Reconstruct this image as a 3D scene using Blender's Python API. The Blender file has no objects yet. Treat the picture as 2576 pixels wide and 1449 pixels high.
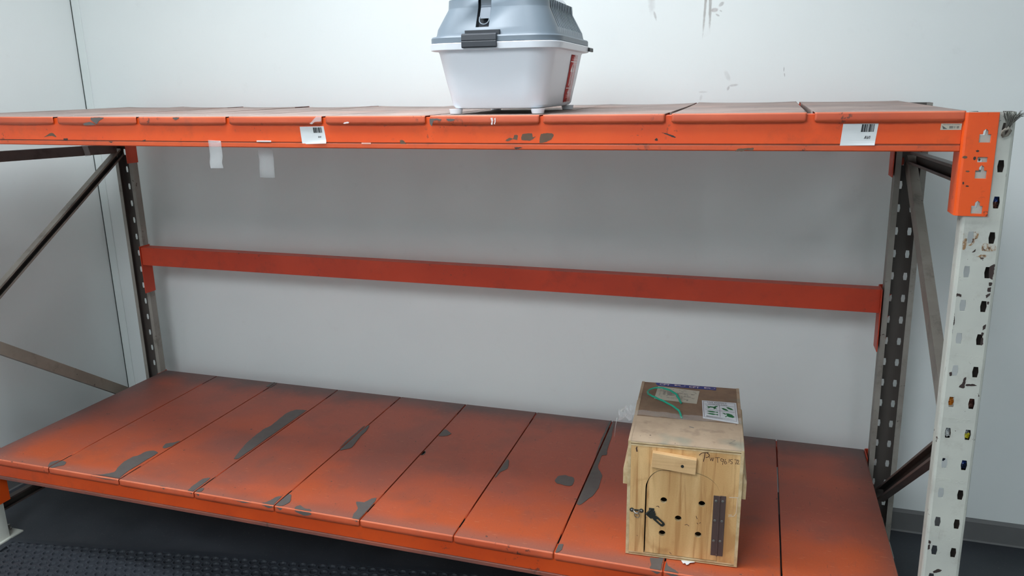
import bpy, bmesh, math, random
from mathutils import Vector, Matrix
random.seed(7)
S = bpy.context.scene
COL = S.collection

# ------------------------------------------------------------------ camera, light, exposure
cd = bpy.data.cameras.new('camera'); cam = bpy.data.objects.new('camera', cd); COL.objects.link(cam)
cam.location = (2.59836, -1.82321, 1.61202)
cam.rotation_euler = (1.315339, 0.015432, 0.305707)
cd.sensor_width = 36.0; cd.lens = 1935.455 * 36.0 / 2576.0
cd.clip_start = 0.02
S.camera = cam
wd = bpy.data.worlds.new('world'); S.world = wd; wd.use_nodes = True
wd.node_tree.nodes['Background'].inputs[0].default_value = (0.75, 0.85, 0.9, 1)
wd.node_tree.nodes['Background'].inputs[1].default_value = 0.02
S.view_settings.view_transform = 'Standard'; S.view_settings.look = 'None'
S.view_settings.gamma = 1.0; S.view_settings.use_curve_mapping = False
S.view_settings.exposure = 1.3
CEIL = 3.0
LAMP_COL = (0.93, 0.985, 1.045)
# ceiling lights: x, y, width x, width y, emission strength
LAMPS = [(1.55, -0.35, 1.5, 0.45, 9.0), (1.5, -3.0, 1.6, 1.9, 3.9), (4.3, -3.2, 0.6, 1.4, 3.0)]

# ------------------------------------------------------------------ sizes (metres)
ZT = 1.5508      # top of the upper shelf
ZL = 0.3592      # top of the lower shelf
D = 0.906        # depth of the rack
WY = 1.026       # back wall
WX = -0.335      # left wall
LEAN = 0.0185    # the right frame leans a little
def sag(x):
    t = min(max(x / 3.0, 0), 1)
    return -0.005 * 4 * t * (1 - t)

# ------------------------------------------------------------------ materials
def lin(c):
    r = []
    for v in c[:3]:
        v /= 255.0
        r.append(v / 12.92 if v <= 0.04045 else ((v + 0.055) / 1.055) ** 2.4)
    return (*r, 1.0)
class Mat:
    def __init__(s, name, rough=0.5, metal=0.0, spec=0.5):
        s.m = bpy.data.materials.new(name); s.m.use_nodes = True
        s.t = s.m.node_tree; s.b = s.t.nodes['Principled BSDF']
        s.b.inputs['Roughness'].default_value = rough; s.b.inputs['Metallic'].default_value = metal
        s.b.inputs['Specular IOR Level'].default_value = spec
        s._c = None
    def n(s, kind, **kw):
        nd = s.t.nodes.new(kind)
        for k, v in kw.items():
            if k.startswith('i_'): nd.inputs[k[2:]].default_value = v
            else: setattr(nd, k, v)
        return nd
    def l(s, a, b): s.t.links.new(a, b); return s
    def co(s):
        if s._c is None: s._c = s.n('ShaderNodeTexCoord').outputs['Object']
        return s._c
    def scaled(s, sc, loc=(0, 0, 0), rot=(0, 0, 0)):
        mp = s.n('ShaderNodeMapping'); mp.inputs['Scale'].default_value = sc
        mp.inputs['Location'].default_value = loc; mp.inputs['Rotation'].default_value = rot
        s.l(s.co(), mp.inputs['Vector']); return mp.outputs[0]
    def noise(s, scale, detail=4, rough=0.55, vec=None, dist=0.0):
        nd = s.n('ShaderNodeTexNoise'); nd.inputs['Scale'].default_value = scale
        nd.inputs['Detail'].default_value = detail; nd.inputs['Roughness'].default_value = rough
        nd.inputs['Distortion'].default_value = dist
        s.l(vec if vec is not None else s.co(), nd.inputs['Vector']); return nd.outputs['Fac']
    def rng(s, v, a, b, c=0.0, d=1.0, smooth=True):
        nd = s.n('ShaderNodeMapRange'); nd.interpolation_type = 'SMOOTHSTEP' if smooth else 'LINEAR'
        for k, q in zip(('From Min', 'From Max', 'To Min', 'To Max'), (a, b, c, d)): nd.inputs[k].default_value = q
        s.l(v, nd.inputs['Value']); return nd.outputs['Result']
    def math(s, op, a, b=None):
        nd = s.n('ShaderNodeMath', operation=op)
        for i, q in enumerate((a, b)):
            if q is None: continue
            if isinstance(q, (int, float)): nd.inputs[i].default_value = q
            else: s.l(q, nd.inputs[i])
        return nd.outputs[0]
    def mix(s, f, a, b):
        nd = s.n('ShaderNodeMix', data_type='RGBA')
        for i, q in ((0, f), (6, a), (7, b)):
            if isinstance(q, (int, float, tuple, list)): nd.inputs[i].default_value = q
            else: s.l(q, nd.inputs[i])
        return nd.outputs[2]
    def sep(s):
        nd = s.n('ShaderNodeSeparateXYZ'); s.l(s.co(), nd.inputs[0]); return nd.outputs
    def color(s, c):
        if isinstance(c, (tuple, list)): s.b.inputs['Base Color'].default_value = c
        else: s.l(c, s.b.inputs['Base Color'])
        return s
    def bump(s, h, strength=0.3, dist=0.002):
        nd = s.n('ShaderNodeBump'); nd.inputs['Strength'].default_value = strength; nd.inputs['Distance'].default_value = dist
        s.l(h, nd.inputs['Height']); s.l(nd.outputs[0], s.b.inputs['Normal']); return s
def plain(name, rgb, rough=0.5, metal=0.0, spec=0.5, var=0.12, scale=25):
    m = Mat(name, rough, metal, spec); c = lin(rgb); d = tuple(v * (1 - var) for v in c[:3]) + (1,)
    m.color(m.mix(m.noise(scale), c, d)); return m.m

def orange(name, a, b, dark, fleck=0.60, rough=0.42):
    m = Mat(name, rough)
    base = m.mix(m.rng(m.noise(3.5, 5), 0.3, 0.7), lin(a), lin(b))
    grime = m.rng(m.noise(9, 6, 0.7), 0.52, 0.75)
    base = m.mix(m.math('MULTIPLY', grime, 0.45), base, lin(dark))
    fl = m.rng(m.noise(70, 3, 0.6), fleck, fleck + 0.05)
    keep = m.rng(m.noise(7, 2), 0.57, 0.68)
    base = m.mix(m.math('MULTIPLY', m.math('MULTIPLY', fl, keep), 0.8), base, lin((72, 52, 44)))
    m.color(base).bump(m.noise(60, 3), 0.08, 0.001)
    return m.m
ORANGE = orange('orange_beam_paint', (238, 90, 24), (230, 80, 20), (168, 70, 36))
ORANGE_FOLD = orange('orange_panel_fold', (205, 92, 56), (188, 78, 44), (140, 80, 62), 0.58, 0.5)
ORANGE_LOW = orange('orange_beam_paint_dimmed', (214, 80, 26), (200, 70, 22), (150, 66, 38))  # upper beam's orange, its dimmer light put into the colour
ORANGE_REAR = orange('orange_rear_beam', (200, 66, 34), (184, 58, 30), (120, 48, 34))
ORANGE_WORN = orange('orange_worn_lip', (220, 86, 32), (204, 84, 44), (150, 78, 52), 0.57, 0.5)
GROOVE = orange('grimy_beam_groove', (170, 78, 48), (140, 74, 54), (90, 66, 58), 0.52, 0.6)
def top_dust():
    m = Mat('dusty_upper_shelf', 0.7)
    b = m.mix(m.rng(m.noise(6, 5), 0.3, 0.7), lin((168, 148, 140)), lin((140, 124, 118)))
    b = m.mix(m.math('MULTIPLY', m.rng(m.noise(4, 3), 0.52, 0.66), 0.3), b, lin((184, 138, 120)))
    b = m.mix(m.rng(m.noise(45, 4, 0.7, m.scaled((1, 2.5, 1))), 0.66, 0.70), b, lin((222, 214, 208)))
    b = m.mix(m.rng(m.noise(23, 3), 0.72, 0.74), b, lin((88, 80, 76)))
    m.color(b).bump(m.noise(40, 4), 0.1, 0.001); return m.m
TOPDUST = top_dust()
def low_dirty():
    m = Mat('sooty_lower_shelf', 0.48)
    x, y, z = m.sep()                    # object space of the rack: y = 0 front, D back
    nz = m.noise(2.6, 5, 0.6, m.scaled((1, 1.5, 1), (4.2, 1.3, 0))); n2 = m.noise(6.5, 6, 0.65); n3 = m.noise(1.4, 3, 0.5, m.scaled((1.6, 1, 1)))
    amp = lambda n, a: m.math('MULTIPLY', m.math('SUBTRACT', n, 0.5), a)
    yy = m.math('ADD', m.math('ADD', y, amp(nz, 0.85)), amp(n2, 0.25))
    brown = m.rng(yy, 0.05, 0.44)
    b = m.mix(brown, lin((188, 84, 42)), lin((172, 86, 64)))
    b = m.mix(m.math('MULTIPLY', m.rng(n2, 0.46, 0.70), 0.45), b, lin((138, 82, 68)))
    b = m.mix(m.math('MULTIPLY', m.rng(n3, 0.50, 0.66), 0.4), b, lin((122, 82, 74)))
    b = m.mix(m.math('MULTIPLY', m.rng(m.noise(1.9, 3, 0.5, m.scaled((1, 2.2, 1), (3, 1, 0), (0, 0, 0.5))), 0.52, 0.70), 0.55), b, lin((196, 92, 58)))
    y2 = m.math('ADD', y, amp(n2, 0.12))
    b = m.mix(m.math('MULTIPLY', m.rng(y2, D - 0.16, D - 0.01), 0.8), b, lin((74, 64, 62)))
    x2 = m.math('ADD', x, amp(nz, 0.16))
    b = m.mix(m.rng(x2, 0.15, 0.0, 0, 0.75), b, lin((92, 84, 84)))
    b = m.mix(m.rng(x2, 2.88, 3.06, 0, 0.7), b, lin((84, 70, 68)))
    y3 = m.math('ADD', m.math('ADD', y, amp(n2, 0.08)), amp(nz, 0.08))
    b = m.mix(m.math('MULTIPLY', m.rng(y3, 0.065, 0.0), 0.6), b, lin((138, 98, 88)))
    b = m.mix(m.rng(m.noise(55, 3, 0.6), 0.71, 0.74), b, lin((70, 60, 58)))
    b = m.mix(m.math('MULTIPLY', m.rng(m.noise(30, 2, 0.5, m.scaled((1, 9, 1), rot=(0, 0, 0.7))), 0.69, 0.72), 0.4), b, lin((210, 138, 108)))
    b = m.mix(m.math('MULTIPLY', m.rng(m.noise(24, 2, 0.5, m.scaled((12, 1, 1), rot=(0, 0, 0.5))), 0.70, 0.72), 0.35), b, lin((90, 66, 58)))
    b = m.mix(m.math('MULTIPLY', m.rng(m.noise(220, 3, 0.7), 0.35, 0.7), 0.14), b, lin((90, 62, 54)))
    m.color(b).bump(m.noise(50, 4), 0.08, 0.001); return m.m
LOWDIRTY = low_dirty()
CHIP = plain('bare_grey_primer', (102, 96, 92), 0.6, var=0.3, scale=40)
CHIP_B = plain('bare_brown_steel', (112, 86, 66), 0.55, var=0.45, scale=60)
RUST = plain('dark_rust_chip', (62, 48, 44), 0.6, var=0.4, scale=80)
def worn_tan():
    m = Mat('worn_tan_chip', 0.6)
    c = m.mix(m.rng(m.noise(130, 4, 0.7, m.scaled((1, 1, 0.6))), 0.42, 0.58), lin((186, 184, 174)), lin((146, 114, 80)))
    m.color(m.mix(m.rng(m.noise(90, 3), 0.56, 0.64), c, lin((84, 62, 48)))); return m.m
RUST_T = worn_tan()
def post_mat(name, a, b, dirt, amt):
    m = Mat(name, 0.5)
    c = m.mix(m.rng(m.noise(6, 4), 0.3, 0.7), lin(a), lin(b))
    c = m.mix(m.math('MULTIPLY', m.rng(m.noise(14, 6, 0.7), 0.5, 0.75), amt), c, lin(dirt))
    s = m.rng(m.noise(16, 3, 0.6, m.scaled((14, 14, 0.8), rot=(0, 0.35, 0))), 0.71, 0.725)
    c = m.mix(m.math('MULTIPLY', s, 0.35), c, lin((120, 114, 106)))
    k = m.math('MULTIPLY', m.rng(m.noise(55, 3, 0.6), 0.66, 0.69), m.rng(m.noise(9, 2), 0.5, 0.6))
    c = m.mix(k, c, lin((72, 60, 54)))
    m.color(c); return m.m
POST = post_mat('scratched_post_paint', (196, 198, 188), (184, 186, 178), (150, 146, 136), 0.5)
POST_REAR = post_mat('grimy_shaded_rear_post_paint', (150, 146, 138), (132, 127, 120), (92, 84, 78), 0.7)  # rear posts: grime, plus shade put into the darker base colour
BRACE = post_mat('grimy_brace_paint', (150, 144, 134), (128, 120, 112), (86, 76, 70), 0.7)
EDGE_W = orange('worn_fold_highlight', (232, 132, 96), (214, 112, 78), (150, 104, 90), 0.55, 0.45)  # worn paint, with the fold's highlight put into the paler colour
LIP_LOW = orange('grimy_lower_lip', (150, 80, 62), (112, 72, 64), (84, 70, 68), 0.55, 0.6)
INSIDE = plain('dirty_shaded_post_inside', (92, 84, 78), 0.7, var=0.3, scale=9)  # inside of front posts: dirt plus the channel's shade in the colour
INSIDE_D = plain('grimy_shaded_inside', (88, 82, 77), 0.7, var=0.3, scale=9)  # inside of rear posts and braces: grime and shade painted in
BRACE_L = post_mat('tan_grey_brace_paint', (140, 133, 121), (124, 117, 106), (94, 84, 76), 0.6)
BRACE_D = post_mat('brown_brace_paint', (104, 90, 84), (90, 78, 74), (60, 52, 50), 0.7)

def wall_mat(name, scuffs=()):
    m = Mat(name, 0.55, spec=0.35)
    c = m.mix(m.rng(m.noise(0.9, 3), 0.3, 0.7), lin((231, 236, 234)), lin((226, 232, 231)))
    c = m.mix(m.math('MULTIPLY', m.rng(m.noise(14, 5, 0.7), 0.60, 0.78), 0.10), c, lin((190, 190, 186)))
    wob = m.noise(35, 4, 0.65); tone = m.noise(12, 4, 0.7, m.scaled((1, 1, 0.25)))
    for (cx, cz, w, h, rot, st, col) in scuffs:
        mp = m.n('ShaderNodeMapping', vector_type='TEXTURE')
        mp.inputs['Location'].default_value = (cx, 0, cz); mp.inputs['Rotation'].default_value = (0, rot, 0)
        mp.inputs['Scale'].default_value = (w, 1000, h); m.l(m.co(), mp.inputs['Vector'])
        ln = m.n('ShaderNodeVectorMath', operation='LENGTH'); m.l(mp.outputs[0], ln.inputs[0])
        d = m.math('ADD', ln.outputs['Value'], m.math('MULTIPLY', m.math('SUBTRACT', wob, 0.5), 0.9))
        f = m.math('MULTIPLY', m.rng(d, 1.05, 0.45), m.rng(tone, 0.30, 0.62, 0.35 * st, st))
        c = m.mix(f, c, lin(col))
    m.color(c).bump(m.noise(120, 2), 0.03, 0.001); return m.m
G = (150, 146, 142)
WALLB = wall_mat('white_painted_back_wall', [
    (2.213, 1.93, 0.016, 0.10, 0.0, 0.55, (186, 186, 184)), (2.225, 1.845, 0.005, 0.02, -0.3, 0.7, G),
    (2.394, 1.88, 0.0055, 0.125, 0.04, 0.8, (158, 154, 148)), (2.410, 1.885, 0.006, 0.105, -0.02, 0.8, (152, 148, 142)),
    (2.425, 1.855, 0.014, 0.008, 0.0, 0.8, (160, 148, 144)), (2.446, 1.872, 0.012, 0.007, -0.6, 0.65, G),
    (2.436, 1.838, 0.009, 0.0035, 0.5, 0.6, G), (2.446, 1.851, 0.006, 0.003, 0.5, 0.5, G),
    (2.478, 1.638, 0.010, 0.022, -0.45, 0.4, (170, 168, 164)), (2.50, 1.606, 0.018, 0.0055, -0.1, 0.45, G), (2.484, 1.597, 0.005, 0.010, 0.3, 0.55, G),
    (2.662, 1.655, 0.0016, 0.010, 0.0, 0.9, (110, 104, 100)), (2.665, 1.638, 0.0016, 0.008, -0.2, 0.9, (110, 104, 100)),
    (2.40, 1.585, 0.02, 0.004, 0, 0.3, G), (2.393, 1.565, 0.006, 0.012, 0.2, 0.3, G)])
WALLL = wall_mat('white_painted_left_wall')
TRIM = plain('white_trim_paint', (226, 233, 231), 0.4, var=0.04)
SEAL = plain('dark_green_sealant', (52, 64, 60), 0.6)
CEILM = plain('ceiling_paint', (236, 238, 236), 0.8, var=0.03)
BASEB = plain('grey_vinyl_skirting', (104, 105, 105), 0.5, var=0.15)
def floor_mat():
    m = Mat('charcoal_floor', 0.55)
    c = m.mix(m.rng(m.noise(3, 5), 0.3, 0.7), lin((62, 66, 72)), lin((46, 50, 56)))
    c = m.mix(m.math('MULTIPLY', m.rng(m.noise(160, 2), 0.66, 0.72), 0.5), c, lin((120, 122, 124)))
    m.color(c).bump(m.noise(90, 3), 0.15, 0.001); return m.m
FLOOR = floor_mat()
RUBBER = plain('black_rubber', (50, 55, 62), 0.5, var=0.25, scale=12)
WHITE_PL = plain('white_plastic', (238, 242, 248), 0.35, var=0.03, scale=8)
GREY_PL = plain('slate_grey_plastic', (118, 130, 140), 0.42, var=0.06, scale=10)
DARK_PL = plain('charcoal_plastic', (58, 64, 72), 0.4, var=0.1)
BLACK_PL = plain('black_plastic', (26, 28, 30), 0.5)
REDL = plain('glossy_red_label', (190, 62, 60), 0.22, var=0.12, scale=18)
PRINT_W = plain('white_print', (228, 214, 212), 0.35, var=0.03)
PAPER = plain('white_label_paper', (222, 226, 226), 0.55, var=0.07, scale=40)
PAPER_C = plain('cream_label_paper', (206, 200, 182), 0.6, var=0.15, scale=30)
INK = plain('black_ink', (34, 36, 40), 0.6)
INK_G = plain('faded_grey_ink', (120, 118, 112), 0.6)
INK_GREEN = plain('green_ink', (20, 116, 62), 0.55)
BLUE = plain('blue_tape', (36, 62, 142), 0.35, var=0.08)
HW = plain('brown_marker_ink', (74, 48, 38), 0.6)
TWINE = plain('grey_frayed_twine', (112, 112, 104), 0.8, var=0.35, scale=200)
GREENSTR = plain('green_plastic_string', (34, 168, 138), 0.35, var=0.3, scale=90)
STEEL = plain('zinc_steel', (150, 148, 142), 0.35, 0.8)
GUNM = plain('black_steel', (58, 62, 58), 0.45, 0.5)
HINGE = plain('brown_hinge_steel', (96, 78, 74), 0.5, 0.3, var=0.2)
def wood(name, a, b, c, rot=(0, 0, 0), sc=(14, 14, 1.6), streak=(60, 60, 3.0), amt=0.75, rough=0.6):
    m = Mat(name, rough)
    v = m.scaled(sc, rot=rot); w = m.scaled(streak, rot=rot)
    col = m.mix(m.rng(m.noise(1.0, 4, 0.5, v, 1.2), 0.34, 0.66), lin(a), lin(b))
    col = m.mix(m.math('MULTIPLY', m.rng(m.noise(1.0, 4, 0.6, w, 0.8), 0.50, 0.72), amt), col, lin(c))
    col = m.mix(m.math('MULTIPLY', m.rng(m.noise(6, 3, 0.5, None, 1.5), 0.52, 0.66), 0.5), col, lin(c))
    col = m.mix(m.math('MULTIPLY', m.rng(m.noise(300, 2), 0.4, 0.7), 0.10), col, lin(c))
    m.color(col).bump(m.noise(1.0, 3, 0.6, w), 0.06, 0.001); return m.m
PLY = wood('pale_plywood', (226, 188, 132), (204, 160, 104), (164, 112, 60))
PLY_PLAIN = wood('pine_block', (226, 190, 140), (210, 170, 120), (176, 132, 86), sc=(2, 14, 14), streak=(4, 90, 90), amt=0.4)
def ply_edge():
    m = Mat('plywood_edge', 0.7)
    c = m.mix(m.rng(m.noise(40, 3), 0.3, 0.7), lin((210, 188, 148)), lin((182, 154, 112)))
    m.color(c); return m.m
PLYEDGE = ply_edge()
PLYEDGE_D = plain('dark_ply_glue_line', (150, 122, 84), 0.7, var=0.3)
def ply_top(name, a, b, green):
    m = Mat(name, 0.55)
    c = m.mix(m.rng(m.noise(14, 5, 0.6), 0.3, 0.7), lin(a), lin(b))
    c = m.mix(m.math('MULTIPLY', m.rng(m.noise(22, 3), 0.55, 0.7), 0.35), c, lin((120, 98, 82)))
    c = m.mix(m.math('MULTIPLY', m.rng(m.noise(7, 2), 0.56, 0.68), green), c, lin((140, 150, 136)))
    c = m.mix(m.rng(m.noise(60, 2), 0.74, 0.76), c, lin((70, 58, 50)))
    m.color(c); return m.m
PLYTOP_F = ply_top('dusty_plywood_lid', (190, 168, 142), (172, 150, 126), 0.6)
PLYTOP_B = ply_top('stained_plywood_lid', (146, 120, 96), (126, 102, 82), 0.4)
def clear(name, alpha, tint=(0.9, 0.92, 0.92, 1), rough=0.12):
    m = Mat(name, rough, spec=0.6)
    m.b.inputs['Base Color'].default_value = tint; m.b.inputs['Alpha'].default_value = alpha
    return m.m
FILM = clear('clear_plastic_film', 0.15)
TAPE = clear('translucent_tape', 0.24, (0.86, 0.90, 0.90, 1), 0.3)

# ------------------------------------------------------------------ mesh helpers
def tag(o, label=None, cat=None, group=None, kind=None):
    for k, v in (('label', label), ('category', cat), ('group', group), ('kind', kind)):
        if v: o[k] = v
    return o
def empty(name, loc, rz=0):
    o = bpy.data.objects.new(name, None); COL.objects.link(o)
    o.location = loc; o.rotation_euler = (0, 0, rz); o.empty_display_size = 0.1
    return o
class MB:
    """collects faces of ONE mesh object"""
    def __init__(s): s.v = []; s.f = []; s.mi = []; s.off = Vector((0, 0, 0))
    def add(s, vs, fs, mi=0):
        b = len(s.v); s.v += [tuple(p) for p in vs]
        s.f += [tuple(b + i for i in f) for f in fs]; s.mi += [mi] * len(fs); return s
    def box(s, a, b, mi=0, fn=None):
        (x0, y0, z0), (x1, y1, z1) = a, b
        vs = [(x0, y0, z0), (x1, y0, z0), (x1, y1, z0), (x0, y1, z0), (x0, y0, z1), (x1, y0, z1), (x1, y1, z1), (x0, y1, z1)]
        if fn: vs = [fn(*p) for p in vs]
        return s.add(vs, [(0, 3, 2, 1), (4, 5, 6, 7), (0, 1, 5, 4), (1, 2, 6, 5), (2, 3, 7, 6), (3, 0, 4, 7)], mi)
    def tube(s, pts, r, n=6, mi=0, flat=None):
        pts = [Vector(p) for p in pts]; rings = []; up = Vector((0.31, 0.17, 0.93)).normalized()
        for i, p in enumerate(pts):
            d = (pts[min(i + 1, len(pts) - 1)] - pts[max(i - 1, 0)]).normalized()
            a = d.cross(up)
            if a.length < 1e-4: a = d.cross(Vector((1, 0, 0)))
            a.normalize(); b = d.cross(a)
            rr = r[i] if isinstance(r, (list, tuple)) else r
            rings.append([p + (a * math.cos(t) + b * math.sin(t)) * rr for t in [2 * math.pi * k / n for k in range(n)]])
        vs = [q for ring in rings for q in ring]; fs = []
        for i in range(len(pts) - 1):
            for k in range(n): fs.append((i * n + k, i * n + (k + 1) % n, (i + 1) * n + (k + 1) % n, (i + 1) * n + k))
        fs.append(tuple(range(n - 1, -1, -1))); fs.append(tuple((len(pts) - 1) * n + k for k in range(n)))
        return s.add(vs, fs, mi)
    def cyl(s, c, axis, r, h, n=16, mi=0, r2=None):
        c = Vector(c); ax = Vector(axis).normalized()
        return s.tube([c, c + ax * h], [r, r if r2 is None else r2], n, mi)
    def extr(s, prof, x0, x1, segs=1, mi=None, fn=None):
        """closed (y,z) profile swept along x"""
        n = len(prof); b = len(s.v); xs = [x0 + (x1 - x0) * i / segs for i in range(segs + 1)]
        for x in xs:
            for (y, z) in prof: s.v.append(fn(x, y, z) if fn else (x, y, z))
        for i in range(segs):
            for k in range(n):
                s.f.append((b + i * n + k, b + (i + 1) * n + k, b + (i + 1) * n + (k + 1) % n, b + i * n + (k + 1) % n))
                s.mi.append(mi[k] if mi else 0)
        s.f.append(tuple(b + k for k in range(n))); s.mi.append(0)
        s.f.append(tuple(b + segs * n + k for k in range(n - 1, -1, -1))); s.mi.append(0)
        return s
    def plate(s, outer, holes, t, fn, mi=0, mi_side=None):
        """flat plate with holes in (a,b), thickness t along c; fn(a,b,c) -> xyz"""
        bm = bmesh.new(); edges = []; loops = []
        for lp in [outer] + list(holes):
            vs = [bm.verts.new((a, b, 0)) for a, b in lp]; loops.append(vs)
            edges += [bm.edges.new((vs[i], vs[(i + 1) % len(vs)])) for i in range(len(vs))]
        bmesh.ops.triangle_fill(bm, edges=edges, use_beauty=True, use_dissolve=False)
        bm.verts.index_update()
        base = [(v.co.x, v.co.y) for v in bm.verts]; n = len(base)
        fs = []
        for f in bm.faces:
            idx = [v.index for v in f.verts]
            if f.normal.z < 0: idx.reverse()
            fs.append(tuple(idx))
        lidx = [[v.index for v in lp] for lp in loops]; bm.free()
        vs = [fn(a, b, 0) for a, b in base] + [fn(a, b, t) for a, b in base]
        s.add(vs, fs, mi); b0 = len(s.v) - 2 * n
        s.f += [tuple(b0 + n + i for i in reversed(f)) for f in fs]; s.mi += [mi] * len(fs)
        ms = mi if mi_side is None else mi_side
        for lp in lidx:
            for i in range(len(lp)):
                p, q = lp[i], lp[(i + 1) % len(lp)]
                s.f.append((b0 + p, b0 + n + p, b0 + n + q, b0 + q)); s.mi.append(ms)
        return s
    def build(s, name, mats, parent=None, off=None, smooth=False, bevel=0, solid=0, soff=-1, segs=2, recalc=True):
        off = Vector(off) if off else Vector((0, 0, 0))
        me = bpy.data.meshes.new(name)
        me.from_pydata([tuple(Vector(p) - off) for p in s.v], [], s.f); me.update()
        for m in (mats if isinstance(mats, (list, tuple)) else [mats]): me.materials.append(m)
        for p, i in zip(me.polygons, s.mi): p.material_index = i
        if recalc:
            bm = bmesh.new(); bm.from_mesh(me); bmesh.ops.recalc_face_normals(bm, faces=bm.faces); bm.to_mesh(me); bm.free()
        o = bpy.data.objects.new(name, me); COL.objects.link(o)
        if parent: o.parent = parent
        if solid:
            q = o.modifiers.new('s', 'SOLIDIFY'); q.thickness = solid; q.offset = soff
        if bevel:
            q = o.modifiers.new('b', 'BEVEL'); q.width = bevel; q.segments = segs; q.limit_method = 'ANGLE'; q.angle_limit = math.radians(35)
        if smooth:
            for p in me.polygons: p.use_smooth = True
            if smooth != 'all':
                try: me.set_sharp_from_angle(angle=math.radians(smooth if smooth is not True else 35))
                except Exception: pass
        return o
def text(mb, body, size, fn, mi=0, bold=0.0, thick=0.0, space=1.0):
    """flat text into mb; fn(a, b, c) places it; returns width"""
    cu = bpy.data.curves.new('t', 'FONT'); cu.body = body; cu.size = size; cu.offset = bold; cu.space_character = space
    cu.resolution_u = 3; cu.extrude = thick
    ob = bpy.data.objects.new('t', cu); me = bpy.data.meshes.new_from_object(ob)
    mb.add([fn(*v.co) for v in me.vertices], [tuple(p.vertices) for p in me.polygons], mi)
    w = max([v.co.x for v in me.vertices] or [0])
    bpy.data.objects.remove(ob); bpy.data.curves.remove(cu); bpy.data.meshes.remove(me)
    return w
def ragged(poly, amp, rnd, sub=2):
    n = len(poly); q = []
    for i in range(n):                       # round the outline, then roughen it
        p0, p1, p2, p3 = poly[i - 1], poly[i], poly[(i + 1) % n], poly[(i + 2) % n]
        for t in (0, .25, .5, .75):
            q.append(tuple(b + (c - b) * t + .25 * t * (1 - t) * ((b - a) * (1 - t) + (c - d) * t) for a, b, c, d in zip(p0, p1, p2, p3)))
    poly = q; n = len(poly); out = []
    for i in range(n):
        a, b = poly[i], poly[(i + 1) % n]
        for k in range(sub):
            t = k / sub; j = amp if k else amp * 0.3
            out.append((a[0] + (b[0] - a[0]) * t + rnd.uniform(-j, j), a[1] + (b[1] - a[1]) * t + rnd.uniform(-j, j)))
    return out
def clip(poly, x0, x1):
    def cut(P, xc, keep):
        R = []
        for i in range(len(P)):
            a, b = P[i], P[(i + 1) % len(P)]; ia, ib = keep(a[0]), keep(b[0])
            if ia: R.append(a)
            if ia != ib:
                t = (xc - a[0]) / (b[0] - a[0]); R.append((xc, a[1] + (b[1] - a[1]) * t))
        return R
    P = cut(poly, x0, lambda x: x >= x0)
    return cut(P, x1, lambda x: x <= x1) if len(P) > 2 else []
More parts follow.
